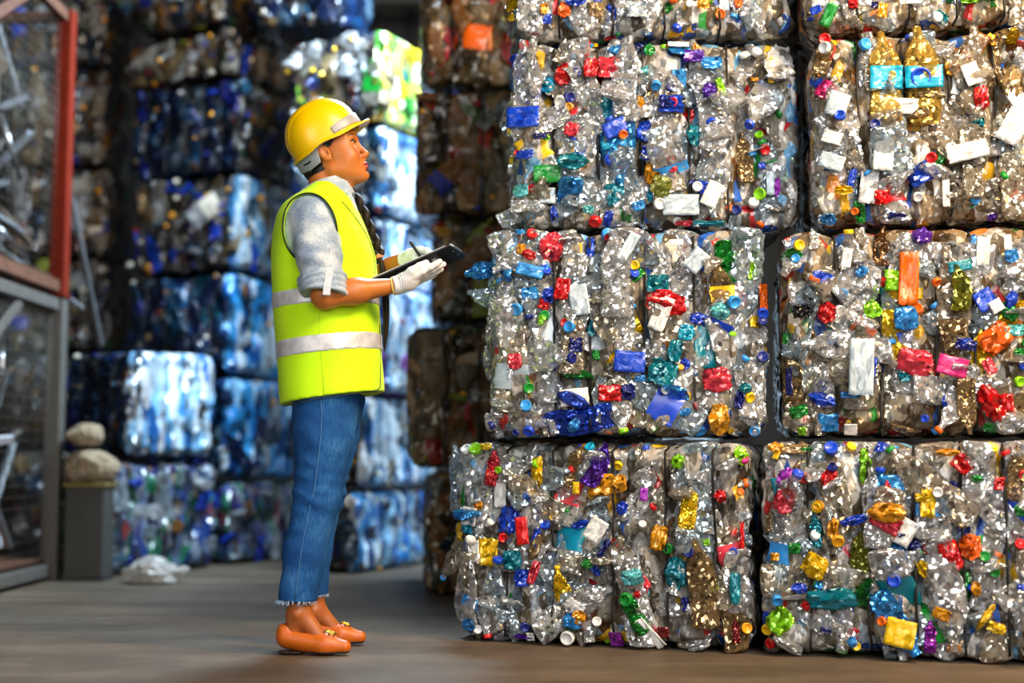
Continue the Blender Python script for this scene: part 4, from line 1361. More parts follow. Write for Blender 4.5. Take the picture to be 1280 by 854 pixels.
# ---------------- hands: palm towards axis n, fingers along d
def hand(w, d, n, side, curl, spread, thumb, r=1.0, L_=1.0):
    """w: wrist, d: towards the fingers, n: palm normal, side: towards the thumb"""
    d, n, side = (x / np.linalg.norm(x) for x in (d, n, side))
    out = []
    out.append((s_cone(w, w + d * 0.03, 0.0235 * r, 0.024 * r), 0.01))
    roots = []
    for i, s_ in enumerate((0.030, 0.010, -0.010, -0.028)):
        root = w + d * (0.088, 0.091, 0.086, 0.077)[i] * L_ + side * s_
        roots.append(root)
        out.append((s_cone(w + d * 0.022 + side * s_ * 0.6, root, 0.0165 * r, 0.0118 * r), 0.012))
    for i, root in enumerate(roots):
        ln = (0.072, 0.079, 0.073, 0.058)[i] * L_
        p, ang = root, curl[i][0]
        dirn = d + side * spread * (1.5 - i) * 0.12
        dirn /= np.linalg.norm(dirn)
        rad = (0.0094, 0.0096, 0.0092, 0.0083)[i] * r
        for j, fr in enumerate((0.45, 0.31, 0.24)):
            v = dirn * math.cos(ang) + n * math.sin(ang)
            q = p + v * ln * fr
            out.append((s_cone(p, q, rad * (1.06 - 0.08 * j), rad * (1.0 - 0.08 * j)), 0.004))
            p = q
            ang += curl[i][1]
    t0 = w + d * 0.025 + side * 0.022 + n * 0.004
    t1, t2, t3 = (w + d * a * L_ + side * b + n * c for a, b, c in thumb)
    out.append((s_cone(t0, t1, 0.0165 * r, 0.0125 * r), 0.01))
    out.append((s_cone(t1, t2, 0.0118 * r, 0.0108 * r), 0.004))
    out.append((s_cone(t2, t3, 0.0108 * r, 0.0088 * r), 0.004))
    return out


# clipboard corners
CNL, CNR, CFR = at(456, 353.5, 3.935), at(563, 306.5, 3.882), at(581.5, 320.5, 4.09)
CX = (CNR - CNL)
CLEN = np.linalg.norm(CX)
CX /= CLEN
CYv = CFR - CNR
CY = CYv - CX * (CYv @ CX)
CWID = np.linalg.norm(CY)
CY /= CWID
CZ = np.cross(CX, CY)                       # upwards
hd = at(556, 331, 3.895) - WRN
hd /= np.linalg.norm(hd)
hn = CZ - hd * (CZ @ hd)
HANDN = (WRN + hd * 0.012 + np.array([0, 0, -0.004]), hd, hn, np.array([0, -1.0, 0.25]),
         [(0.05, 0.03), (0.02, 0.02), (-0.02, 0.03), (-0.06, 0.05)], 0.5,
         [(0.055, 0.036, 0.010), (0.088, 0.034, 0.016), (0.116, 0.027, 0.020)])
PEN_TIP = CNL + CX * (CLEN * 0.60) + CY * 0.105 + CZ * 0.008
WF = PEN_TIP + np.array([-0.056, 0.068, 0.022])
hdF = np.array([0.74, -0.60, 0.06])
HANDF = (WF, hdF, np.array([0.25, -0.25, -0.92]), np.array([-0.45, -0.75, 0.40]),
         [(0.30, 0.55), (0.42, 0.62), (0.6, 0.75), (0.75, 0.8)], 0.1,
         [(0.058, 0.032, 0.022), (0.084, 0.024, 0.036), (0.104, 0.012, 0.046)])


def mk_hand(H, r):
    return hand(*H, r=r, L_=0.86)


skin_hands = mk_hand(HANDN, 0.84) + mk_hand(HANDF, 0.78)
A((s_cone(WRF, WF, 0.027, 0.024), 0.01))
for p in skin_hands:
    A((p[0], p[1]))

# ---------------- evaluate the body piecewise (boxes keep it quick)
BLO = np.min([p[0][1] for p in parts if len(p) == 2], 0) - 0.02
BHI = np.max([p[0][2] for p in parts if len(p) == 2], 0) + 0.02
chin_z = hp(0.08, 0, -0.12)[2]
bands = ([(hp(-0.03, 0, 0.03)[0] - 0.01, hp(0.13, 0, 0)[0], 0.0019), (WRN[0], 9, 0.0026)],
         [(YW - 0.09, YW + 0.09, 0.0022)],
         [(chin_z, EAR[2] + 0.08, 0.0018), (EAR[2] + 0.08, 9, 0.006), (WRN[2] - 0.06, WRN[2] + 0.16, 0.0030), (0, 0.2, 0.004)])
gx, gy, gz = (axis_steps(BLO[d], BHI[d], bands[d] + [(-1e9, 1e9, 0.006)]) for d in range(3))
FB = np.full((len(gx), len(gy), len(gz)), 0.2, np.float32)
for p in parts:
    (f, lo, hi), k = p[0], p[1]
    m = k + 0.03
    ix = slice(*np.searchsorted(gx, [lo[0] - m, hi[0] + m]))
    iy = slice(*np.searchsorted(gy, [lo[1] - m, hi[1] + m]))
    iz = slice(*np.searchsorted(gz, [lo[2] - m, hi[2] + m]))
    g = np.stack(np.meshgrid(gx[ix], gy[iy], gz[iz], indexing='ij'), -1)
    if g.size == 0:
        continue
    d = f(g)
    cur = FB[ix, iy, iz]
    FB[ix, iy, iz] = -smin(-cur, d, k) if len(p) > 2 else smin(cur, d, k)
BV, BQ = polygonise(gx, gy, gz, FB)


def settle(V, Q, n=2):
    """light smoothing that removes grid steps"""
    nv = len(V)
    for _ in range(n):
        acc, cnt = np.zeros_like(V), np.zeros(nv)
        for i in range(4):
            a, b = Q[:, i], Q[:, (i + 1) % 4]
            np.add.at(acc, a, V[b])
            np.add.at(acc, b, V[a])
            np.add.at(cnt, a, 1)
            np.add.at(cnt, b, 1)
        V = V * 0.5 + 0.5 * acc / np.maximum(cnt, 1)[:, None]
    return V


BV = settle(BV, BQ, 1)


def skin_mat():
    t = NT('skin')
    co = t.coord(False)
    at_ = t.n('ShaderNodeVertexColor', layer_name='tone')
    n1 = t.n('ShaderNodeTexNoise', ins={'Vector': co, 'Scale': 40.0, 'Detail': 3.0})
    v = t.n('ShaderNodeMapRange', ins={0: n1.outputs[0], 3: 0.92, 4: 1.08})
    c = t.n('ShaderNodeVectorMath', operation='SCALE', ins={0: at_.outputs[0], 'Scale': v.outputs[0]})
    n2 = t.n('ShaderNodeTexNoise', ins={'Vector': co, 'Scale': 400.0})
    bp = t.n('ShaderNodeBump', ins={'Strength': 0.08, 'Distance': 0.001, 'Height': n2.outputs[0]})
    b = t.n('ShaderNodeBsdfPrincipled', ins={'Base Color': c.outputs[0], 'Roughness': 0.42, 'Specular IOR Level': 0.45, 'Normal': bp.outputs[0],
                                             'Subsurface Weight': 0.12, 'Subsurface Radius': (0.01, 0.004, 0.002), 'Subsurface Scale': 0.5})
    return t.done(b.outputs[0])


WO = np.array([pw(385, 600)[0], YW, 0.0])
person = mesh('person', BV - WO, BQ, skin_mat())
# natural colouring of the face: lips, brows, eyes
Lc = (BV - EAR) @ HR
tone = np.tile(np.array(lin((186, 110, 47))[:3]), (len(BV), 1))


def paint(mask, c):
    m = np.clip(mask, 0, 1)[:, None]
    tone[:] = tone * (1 - m) + np.array(lin(c)[:3]) * m


def soft(d, w):
    return np.clip(0.5 - d / w, 0, 1)


ay = np.abs(Lc[:, 1])
fr = Lc[:, 0] > 0.06
paint(soft(np.hypot((ay - 0.042) / 0.020, (Lc[:, 2] + 0.026) / 0.018) - 1, 1.2) * fr * 0.45, (186, 82, 44))          # cheeks
paint(soft(np.hypot(Lc[:, 1] / 0.021, (Lc[:, 2] + 0.0612) / 0.0105) - 1, 0.25) * (Lc[:, 0] > 0.088), (158, 46, 38))   # lips
bz = 0.0325 + 0.006 * np.sin(np.clip((ay - 0.012) / 0.036, 0, 1) * math.pi * 0.8)
paint(0.9 * soft(np.abs(Lc[:, 2] - bz + 0.002) - 0.0034, 0.003) * soft(np.abs(ay - 0.032) - 0.021, 0.004) * fr, (40, 26, 20))        # brows
ez, ey_ = Lc[:, 2] - 0.0135, ay - 0.032
eye = (ez / 0.0044) ** 2 + (ey_ / 0.0135) ** 2
paint(soft(eye - 1.0, 0.4) * (Lc[:, 0] > 0.08), (150, 128, 112))
paint(soft(np.hypot(ez, ey_ - 0.001) - 0.0072, 0.0012) * soft(eye - 1.0, 0.3) * (Lc[:, 0] > 0.08), (30, 18, 14))
paint(soft(np.abs(ez - 0.0056 * np.sqrt(np.clip(1 - (ey_ / 0.0175) ** 2, 0, 1))) - 0.0030, 0.0016) * (np.abs(ey_) < 0.0185) * (Lc[:, 0] > 0.066), (26, 16, 14))   # lashes
paint(np.clip((0.22 - BV[:, 2]) / 0.05, 0, 1) * 0.55, (150, 76, 42))
hairm = soft(0.012 - Lc[:, 2] - 0.55 * np.clip(0.02 - Lc[:, 0], -0.1, 0.05) * 0, 0.004) * 0
paint(np.clip((Lc[:, 2] - 0.012 - 0.9 * np.clip(Lc[:, 0] - 0.020, 0, 1)) / 0.006, 0, 1) * (Lc[:, 0] < 0.068) * (ay < 0.0745), (24, 18, 17))   # hairline at the temple
paint(np.clip((-0.016 - Lc[:, 0] - 0.10 * (Lc[:, 2] + 0.03)) / 0.008, 0, 1) * (Lc[:, 2] > -0.045) * (ay < 0.072), (24, 18, 17))                # nape
col = person.color_attributes.new('tone', 'FLOAT_COLOR', 'POINT')
col.data.foreach_set('color', np.column_stack([tone, np.ones(len(tone))]).astype(np.float32).ravel())
W_ = link('person', person)
W_.location = WO
tag(W_, 'woman in yellow hard hat and hi-vis vest standing and writing on a clipboard', 'person')

# ---------------- clothes
# jeans
denim = NT('denim')
co = denim.coord(False)
wv = denim.n('ShaderNodeTexNoise', ins={'Vector': denim.n('ShaderNodeVectorMath', operation='MULTIPLY', ins={0: co, 1: (260.0, 260.0, 40.0)}).outputs[0], 'Scale': 1.0, 'Detail': 2.0})
bg_ = denim.n('ShaderNodeTexNoise', ins={'Vector': co, 'Scale': 9.0, 'Detail': 3.0})
mixf = denim.n('ShaderNodeMath', operation='MULTIPLY_ADD', ins={0: wv.outputs[0], 1: 0.5, 2: bg_.outputs[0]})
cj_ = denim.ramp(denim.n('ShaderNodeMath', operation='MULTIPLY', ins={0: mixf.outputs[0], 1: 0.66}).outputs[0], [(0.34, lin((16, 58, 112))), (0.52, lin((26, 80, 140))), (0.70, lin((58, 116, 174)))])
bp_ = denim.n('ShaderNodeBump', ins={'Strength': 0.25, 'Distance': 0.002, 'Height': wv.outputs[0]})
denim = denim.done(denim.n('ShaderNodeBsdfPrincipled', ins={'Base Color': cj_, 'Roughness': 0.85, 'Specular IOR Level': 0.2, 'Normal': bp_.outputs[0]}).outputs[0])

HEMN, HEMF = pw(369.5, 751, -0.085), pw(390, 749, 0.10)
legN = union([(s_cone(pw(407, 490, -0.070), pw(405, 545, -0.078), rpx(38), rpx(36.5)), 0), (s_cone(pw(405, 545, -0.078), KNN, rpx(36.5), rpx(29)), 0.02), (s_cone(KNN, pw(381, 690, -0.085), rpx(28.5), rpx(25)), 0.02), (s_cone(pw(381, 690, -0.085), pw(369, 770, -0.085), rpx(25), rpx(22)), 0.02)])
legF = union([(s_cone(pw(416, 500, 0.08), pw(412, 545, 0.085), rpx(40), rpx(36)), 0), (s_cone(pw(412, 545, 0.085), pw(402, 620, 0.085), rpx(36), rpx(28)), 0.02), (s_cone(pw(402, 620, 0.085), pw(393, 690, 0.09), rpx(27), rpx(21)), 0.02), (s_cone(pw(393, 690, 0.09), pw(388, 770, 0.1), rpx(21), rpx(19)), 0.02)])
hips = s_loft([(pw(0, 530)[2], pw(408, 530)[0], rpx(37), YW, 0.13), (pw(0, 500)[2], pw(410, 500)[0], rpx(41), YW, 0.15), (pw(0, 455)[2], pw(410, 450)[0], rpx(42), YW, 0.13)])
jeans = union([(legN, 0), (legF, 0.012), (hips, 0.03)])
kz = KNN[2]


def folds(P):
    z = P[..., 2]
    amp = 0.0042 * np.exp(-((z - kz) / 0.06) ** 2) + 0.0026 * np.exp(-((z - 0.66) / 0.05) ** 2) + 0.0006
    w = np.sin((z + 0.35 * P[..., 0] + 0.25 * P[..., 1]) * 130 + 4 * vnoise(P, 7, 5)) * (0.4 + 0.6 * vnoise(P, 9, 8))
    # gathered creases behind the knees
    back = np.clip((KNN[0] + 0.01 - P[..., 0]) / 0.04, 0, 1)
    cr = np.exp(-((z - kz - 0.02) / 0.10) ** 2) * back * 0.0055 * np.abs(np.sin((z + 0.25 * (P[..., 0] - KNN[0])) * 62 + 1.5 * vnoise(P, 6, 21)))
    return amp * w + 0.003 * vnoise(P, 16, 3) + cr


jeans = clip(bumped(jeans, folds), plane(HEMN, (-0.03, 0, -1)))
JO = sdf_obj('jeans', jeans, 0.0048, denim, W_, relax=0)
JO['label'] = 'blue denim jeans with frayed hems'
frg = random.Random(3)
for c, r in ((HEMN, rpx(22.4)), (HEMF + np.array([0, 0, 0.0]), rpx(19.2))):
    fray = MB()
    for i in range(110):
        a = frg.uniform(0, 2 * math.pi)
        p = np.array([c[0] + r * math.cos(a), c[1] + r * math.sin(a), HEMN[2] + 0.004 - 0.03 * 0])
        q = p + np.array([math.cos(a) * 0.004 + frg.uniform(-.004, .004), math.sin(a) * 0.003, -frg.uniform(0.006, 0.014)])
        fray.tube([p, (p + q) / 2 + np.array([0.001, 0, 0]), q], 0.0009, 4)
    fo = fray.build('frayed_fringe', plain('frayed_thread', lin((150, 180, 212)), 0.9), JO)
    fo.location = -WO
seam = MB()
pts = [trace(jeans, u, v, out=0.0018) for u, v in ((401, 500), (402, 520), (401, 545), (397, 580), (393, 610), (386, 640), (380, 670), (375, 700), (371, 730), (369, 749))]
seam.tube(pts, 0.0012, 6)
so = seam.build('side_seam', plain('seam_thread', lin((72, 124, 178)), 0.9), JO, True)
so.location = -WO

# shirt
shirtm = NT('chambray')
co = shirtm.coord(False)
a1 = shirtm.n('ShaderNodeTexNoise', ins={'Vector': co, 'Scale': 160.0, 'Detail': 4.0, 'Roughness': 0.7})
a2 = shirtm.n('ShaderNodeTexNoise', ins={'Vector': co, 'Scale': 14.0, 'Detail': 3.0})
m_ = shirtm.n('ShaderNodeMath', operation='MULTIPLY_ADD', ins={0: a1.outputs[0], 1: 0.7, 2: a2.outputs[0]})
cs_ = shirtm.ramp(shirtm.n('ShaderNodeMath', operation='MULTIPLY', ins={0: m_.outputs[0], 1: 0.6}).outputs[0], [(0.36, lin((112, 136, 164))), (0.5, lin((158, 174, 190))), (0.62, lin((205, 211, 216)))])
bp_ = shirtm.n('ShaderNodeBump', ins={'Strength': 0.3, 'Distance': 0.002, 'Height': a1.outputs[0]})
chamb = shirtm.done(shirtm.n('ShaderNodeBsdfPrincipled', ins={'Base Color': cs_, 'Roughness': 0.85, 'Specular IOR Level': 0.2, 'Normal': bp_.outputs[0]}).outputs[0])


def rowz(tab, grow=0.0):
    return [(pw(0, v)[2], (pw(l, v)[0] + pw(r, v)[0]) / 2, (pw(r, v)[0] - pw(l, v)[0]) / 2 + grow, YW, b + grow) for v, l, r, b in tab]


VEST = [(232, 392, 424, 0.075), (242, 380, 434, 0.105), (252, 366, 441, 0.145), (262, 355, 447, 0.172), (275, 348, 453, 0.184), (295, 343.5, 461, 0.184), (320, 341, 468.5, 0.180),
        (350, 341.5, 471, 0.176), (400, 344.5, 475, 0.172), (450, 347.5, 477.5, 0.176), (512, 352, 480, 0.182)]
torso = s_loft(rowz(VEST, -0.012))
NA, NB = pw(398, 228), pw(420, 256)
sl_cut = plane(pw(404.5, 366, -0.2), (ELN - SHN) * np.array([1, 1, 1]) + np.array([-0.02, 0, 0]))
ua = (ELN - SHN) / np.linalg.norm(ELN - SHN)
sleeve = union([(s_cone(SHN + np.array([0.0, 0.02, 0.0]), SHN + ua * 0.12, rpx(25), rpx(26)), 0), (s_cone(SHN + ua * 0.1, ELN, rpx(26.5), rpx(25.5)), 0.02)])


def slfold(P):
    t = (P - SHN) @ ua
    return 0.0062 * np.sin(t * 120 + 60 * (P[..., 0] - SHN[0]) * np.sign(vnoise(P, 6, 2)) + 3 * vnoise(P, 9, 1)) * (0.4 + 0.6 * vnoise(P, 12, 4)) * np.clip((t - 0.03) / 0.1, 0, 1) + 0.004 * vnoise(P, 20, 9)


sleeve_c = clip(bumped(sleeve, slfold), sl_cut)
sleeveF = union([(s_cone(SHF, ELF, rpx(31), rpx(27)), 0)])
neckcut = s_cone(hp(-0.02, 0, -0.02), pw(414, 262), 0.055, 0.052)
shirt = union([(torso, 0), (sleeve_c, 0.02), (sleeveF, 0.02)])
shirt = clip(shirt, lambda P: -neckcut[0](P), plane(pw(410, 440), (0, 0, -1)))
SO = sdf_obj('shirt', shirt, 0.0052, chamb, W_, relax=0)
SO['label'] = 'pale blue denim shirt with rolled sleeves'
# rolled cuff of the near sleeve
cuffm = plain('chambray_inside', lin((104, 138, 176)), 0.85, bump=0.3, bscale=200, spec=0.2)
c0, c1 = SHN + ua * (np.linalg.norm(ELN - SHN) - 0.062), SHN + ua * (np.linalg.norm(ELN - SHN) + 0.004)


def cufffold(P):
    t = (P - c0) @ ua
    return 0.0025 * np.sin(t * 330 + 2.0 * vnoise(P, 14, 3)) + 0.002 * vnoise(P, 40, 6)


cuff = clip(bumped(s_cone(c0, c1, rpx(29.5), rpx(29)), cufffold), plane(c0, -ua), plane(c1 - ua * 0.004, ua + np.array([-0.25, 0, 0])), lambda P: -(s_cone(c0, c1, rpx(22), rpx(22))[0](P)) - 0.0)
CUO = sdf_obj('rolled_cuff', cuff, 0.0032, chamb, SO, relax=0)
cu = [trace(offset(s_cone(c0, c1, rpx(29), rpx(29)), 0.002), u, v, out=0.001) for u, v in ((412, 334), (411, 345), (409, 357), (408, 368))]
tb = MB()
for a_, b_ in zip(cu[:-1], cu[1:]):
    tb.bar(a_, b_ + (b_ - a_) * 0.1, 0.021, 0.0035, (0, -1, 0), 0.0012)
to = tb.build('cuff_tab', plain('tab_cotton', lin((200, 208, 216)), 0.85, bump=0.4, bscale=250), SO)
to.location = -WO
# collar
ncx = pw(409, 244)
cn = np.array([-0.42, 0, 1.0])
cn /= np.linalg.norm(cn)
cxv = np.array([cn[2], 0, -cn[0]])


def collar_f(P):
    q = P - ncx
    h = q @ cn
    x, y = q @ cxv, q[..., 1]
    rr = np.sqrt((x / 0.072) ** 2 + (y / 0.066) ** 2)
    rad = (rr - 1 + 0.55 * (h - 0.0)) * 0.068
    d = np.abs(rad) - 0.0055
    d = np.maximum(d, np.abs(h - 0.004) - 0.030)
    return d - 0.002 + 0.0015 * vnoise(P, 30, 2)


collar = (collar_f, ncx - 0.14, ncx + 0.14)
lap = union([(collar, 0)] + [(s_cone(ncx + cxv * 0.062 + np.array([0, s_ * 0.035, 0]), pw(452, 290, s_ * 0.045), 0.012, 0.010), 0.012) for s_ in (-1, 1)])
CO_ = sdf_obj('collar', lap, 0.0030, chamb, SO, relax=0)

# vest
vestm = NT('hi_vis_fabric')
co = vestm.coord(False)
b1 = vestm.n('ShaderNodeTexNoise', ins={'Vector': co, 'Scale': 350.0, 'Detail': 1.0})
b2 = vestm.n('ShaderNodeTexNoise', ins={'Vector': co, 'Scale': 7.0, 'Detail': 3.0})
cv_ = vestm.ramp(b2.outputs[0], [(0.3, (0.50, 0.90, 0.0, 1)), (0.7, (0.62, 0.98, 0.005, 1))])
bp_ = vestm.n('ShaderNodeBump', ins={'Strength': 0.12, 'Distance': 0.001, 'Height': b1.outputs[0]})
vestm = vestm.done(vestm.n('ShaderNodeBsdfPrincipled', ins={'Base Color': cv_, 'Roughness': 0.7, 'Specular IOR Level': 0.25, 'Normal': bp_.outputs[0], 'Sheen Weight': 0.1}).outputs[0])

ARMC = pw(388, 287, -0.15)


def arm_hole(P):
    """elliptical opening around the near (and far) sleeve"""
    x, z = P[..., 0] - ARMC[0], P[..., 2] - ARMC[2]
    x = x + z * 0.10
    e = (np.sqrt((x / rpx(32.5)) ** 2 + (z / rpx(44)) ** 2) - 1) * rpx(34)
    return np.maximum(e, 0.085 - np.abs(P[..., 1] - YW))


def vfold(P):
    z = P[..., 2]
    return (0.0045 * np.sin((P[..., 0] * 0.55 + P[..., 1] * 0.9 + z * 0.35) * 48 + 2.5 * vnoise(P, 5, 7)) * (0.35 + 0.65 * vnoise(P, 6, 12))
            + 0.004 * vnoise(P, 8, 4)) * np.clip((pw(0, 240)[2] - z) / 0.15, 0, 1)


HEM_A, HEM_B = pw(352, 507), pw(476, 490)
hn_ = np.array([HEM_B[2] - HEM_A[2], 0, -(HEM_B[0] - HEM_A[0])])
neckhole = union([(s_cone(hp(-0.02, 0, -0.02), pw(411, 250), 0.060, 0.074), 0), (s_cone(pw(416, 246), pw(470, 322), 0.066, 0.016), 0.01)])
vbase = bumped(s_loft(rowz(VEST)), vfold)
vest = clip(vbase, lambda P: -arm_hole(P), lambda P: -neckhole[0](P), plane(HEM_A, hn_))
VO = sdf_obj('safety_vest', vest, 0.0048, vestm, W_, bands=None, relax=0)
VO['label'] = 'fluorescent yellow-green vest with two silver stripes'
silver = NT('reflective_tape')
co = silver.coord(False)
c1_ = silver.n('ShaderNodeTexNoise', ins={'Vector': co, 'Scale': 26.0, 'Detail': 3.0})
bk = silver.n('ShaderNodeTexNoise', ins={'Vector': co, 'Scale': 420.0, 'Detail': 1.0})
bb = silver.n('ShaderNodeBump', ins={'Strength': 0.2, 'Distance': 0.001, 'Height': bk.outputs[0]})
silver = silver.done(silver.n('ShaderNodeBsdfPrincipled', ins={'Base Color': silver.ramp(c1_.outputs[0], [(0.35, lin((190, 192, 198))), (0.65, lin((232, 233, 236)))]), 'Roughness': 0.38, 'Metallic': 0.25, 'Specular IOR Level': 0.6, 'Normal': bb.outputs[0]}).outputs[0])
for (ua_, va_), (ub_, vb_), hw in (((346, 381), (472, 373.5), 9.5), ((349, 441), (477, 428), 10.5)):
    pa, pb = pw(ua_, va_), pw(ub_, vb_)
    nn_ = np.array([-(pb[2] - pa[2]), 0, pb[0] - pa[0]])
    nn_ /= np.linalg.norm(nn_)
    pl = plane(pa, nn_)
    shell = clip(offset(vbase, 0.0022), (lambda P, pl=pl, hw=hw: np.abs(pl(P)) - rpx(hw)), (lambda P: -vbase[0](P) - 0.010))
    lo, hi = shell[1].copy(), shell[2].copy()
    lo[2], hi[2] = min(pa[2], pb[2]) - rpx(hw) - 0.03, max(pa[2], pb[2]) + rpx(hw) + 0.03
    o = sdf_obj('reflective_stripe', (shell[0], lo, hi), 0.0040, silver, VO, relax=0)
    o['label'] = 'silver reflective stripe'
# dark piping
pipe = plain('black_piping', lin((22, 24, 16)), 0.7)
ring = []
for i in range(64):
    a = 2 * math.pi * i / 64
    x, z = rpx(33.5) * math.cos(a), rpx(45) * math.sin(a)
    x -= z * 0.10
    X_, Z_ = ARMC[0] + x, ARMC[2] + z
    ys = np.linspace(YW - 0.26, YW - 0.02, 500)
    P = np.column_stack([np.full(500, X_), ys, np.full(500, Z_)])
    for sh in np.linspace(0, 0.4, 21):
        P[:, 0], P[:, 2] = ARMC[0] + x * (1 - sh), ARMC[2] + z * (1 - sh)
        h = np.nonzero(vbase[0](P) < 0)[0]
        if len(h) and ys[h[0]] < YW - 0.075:
            break
    ring.append((P[0, 0], (ys[h[0]] if len(h) else YW - 0.1) - 0.001, P[0, 2]))
po = MB().tube(ring, 0.0026, 8, closed=True).build('armhole_piping', pipe, VO, True)
po.location = -WO
for path in (((427, 252), (437, 263), (447, 276), (456, 290), (462, 302), (467, 318), (469, 330), (468.5, 342)), ((474.5, 405), (475.5, 440), (475.5, 470), (475, 484), (470, 489), (440, 492.5), (410, 497), (385, 501), (362, 506), (354, 508))):
    pts = [trace(vbase, u, v, out=0.0015) for u, v in path]
    po = MB().tube(pts, 0.0017, 6).build('edge_piping', pipe, VO, True)
    po.location = -WO
sm_ = MB().tube([trace(vbase, u, v, out=0.0004) for u, v in ((399, 394), (400, 420), (402, 450), (404, 475), (405, 496))], 0.0012, 6)
so2 = sm_.build('side_seam', plain('vest_seam', (0.38, 0.7, 0.0, 1), 0.8), VO, True)
so2.location = -WO

# shoes
leather = plain('tan_leather', lin((196, 96, 16)), 0.4, spec=0.5, bump=0.15, bscale=300, var=0.08)
sole_m = plain('dark_sole', lin((48, 28, 18)), 0.6)
gold = plain('brass', lin((190, 150, 60)), 0.3, 1.0)
for (heel, ball, toe, d), an in ((FN, ANN), (FF, ANF)):
    n_ = np.array([-d[1], d[0], 0])
    up = np.array([0, 0, 1.0])
    outer = union([(s_cone(heel + up * 0.004, ball + up * 0.003, 0.0315, 0.0340), 0), (s_cone(ball + up * 0.002, toe + up * 0.001 + d * 0.004, 0.0340, 0.020), 0.015), (s_ell(heel - d * 0.004 + up * 0.020, (0.025, 0.026, 0.032)), 0.012)])
    base = heel * np.array([1, 1, 0])
    topc = heel + d * 0.075 + up * 0.046
    opening = s_ell(heel + d * 0.056 + up * 0.068, (0.084, 0.0275, 0.072), np.column_stack([d, n_, up]))
    shoe = clip(outer, lambda P: 0.011 - P[..., 2], lambda P: -opening[0](P), plane(heel + up * 0.043, np.array([0, 0, 1.0]) - d * 0.05))
    so_ = sdf_obj('shoe', shoe, 0.0026, leather, W_)
    so_['label'] = 'tan leather flat shoe with brass buckle'
    sole = clip(offset(outer, 0.001), lambda P: P[..., 2] - 0.0125, lambda P: 0.006 + 0.006 * np.clip(((P - heel) @ d - 0.15) / 0.06, 0, 1) * 0 - P[..., 2])
    s2 = sdf_obj('sole', sole, 0.0024, sole_m, so_)
    s2.location = (0, 0, 0)
    he = clip(s_cone(heel + up * -0.02, heel + d * 0.03 + up * -0.02, 0.029, 0.029), lambda P: P[..., 2] - 0.011, lambda P: 0.0005 - P[..., 2])
    s3 = sdf_obj('shoe_heel', he, 0.003, sole_m, so_)
    bk_c = ball + d * 0.016 + up * 0.037
    bm_ = MB()
    tl_ = np.array([d[0] * 0.93, d[1] * 0.93, -0.36])
    for s_ in (-1, 1):
        bm_.tube([bk_c + tl_ * (0.016 * math.cos(t)) + n_ * (s_ * 0.010 + 0.009 * math.sin(t)) + up * 0.001 for t in np.linspace(0, 2 * math.pi, 20)[:-1]], 0.0022, 6, closed=True)
    bm_.bar(bk_c - n_ * 0.016, bk_c + n_ * 0.016, 0.005, 0.004, (0, 0, 1), 0.001)
    bo = bm_.build('buckle', gold, so_, True)
    bo.location = -WO
    bo['label'] = 'brass shoe buckle'

# gloves
glovem = plain('white_knit_cotton', lin((226, 226, 228)), 0.9, bump=0.5, bscale=420, spec=0.15, var=0.06)
for H, wr, el in ((HANDN, WRN, ELN), (HANDF, WF, WRF)):
    g = union(mk_hand(H, 1.06))
    ax_ = (H[0] - el) / np.linalg.norm(H[0] - el)
    cuffg = s_cone(H[0] - ax_ * 0.020, H[0] + H[1] * 0.03, 0.0262, 0.025)
    g = union([(g, 0), (cuffg, 0.012)])
    g = clip(bumped(g, lambda P: 0.0008 * np.sin(((P - H[0]) @ ax_) * 900) * np.clip(1 - ((P - H[0]) @ ax_ - 0.0) / 0.03, 0, 1) + 0.0009 * vnoise(P, 70, 3)), plane(H[0] - ax_ * 0.020, -ax_))
    go = sdf_obj('work_glove', g, 0.0022, glovem, W_, relax=1)
    go['label'] = 'white knitted work glove'
    cf = MB().tube([H[0] - ax_ * 0.0195 + 0.0262 * (np.cross(ax_, [0, 1, 0]) * math.cos(t) + np.array([0, 1, 0]) * math.sin(t)) for t in np.linspace(0, 2 * math.pi, 30)[:-1]], 0.0024, 6, closed=True)
    cfo = cf.build('glove_hem', plain('glove_yellow_hem', lin((222, 196, 120)), 0.9), go, True)
    cfo.location = -WO

# hard hat
E1 = np.array([0.84, 0, 0.54])
E1 /= np.linalg.norm(E1)
E2 = np.array([-E1[2], 0, E1[0]])
HO = pw(402, 182)
ROLL = math.radians(9)
EYH = np.array([0, math.cos(ROLL), 0]) + E2 * math.sin(ROLL)
E2 = E2 * math.cos(ROLL) - np.array([0, math.sin(ROLL), 0])
HM = np.column_stack([E1, EYH, E2])


def hq(x, y, z):
    return HO + E1 * rpx(x) + np.array([0, y, 0]) + E2 * rpx(z)


def dome_f(P):
    q = (P - HO) @ HM
    x, y, z = q[..., 0] - rpx(8.5), q[..., 1], q[..., 2]
    g = (np.abs(x / rpx(48)) ** 2.25 + np.abs(y / 0.104) ** 2.25 + np.abs(np.maximum(z, 0) / rpx(53)) ** 2.25) ** (1 / 2.25)
    d = (g - 1) * 0.115
    rib = 0.0045 * np.exp(-(y / 0.013) ** 4) * np.clip((z - 0.02) / 0.03, 0, 1)
    rib = rib + 0.0025 * (np.exp(-((y - 0.045) / 0.008) ** 4) + np.exp(-((y + 0.045) / 0.008) ** 4)) * np.clip((z - 0.03) / 0.03, 0, 1)
    return d - rib


def rimz(x):
    """underside of the shell: raised over the ear, low at the nape"""
    return rpx(-3.5) + rpx(5) * np.exp(-((x - rpx(2)) / rpx(20)) ** 2)


dome = (lambda P: np.maximum(dome_f(P), rimz(((P - HO) @ E1)) - 0.9 * ((P - HO) @ EYH) ** 2 - ((P - HO) @ E2)), HO - 0.2, HO + 0.2)


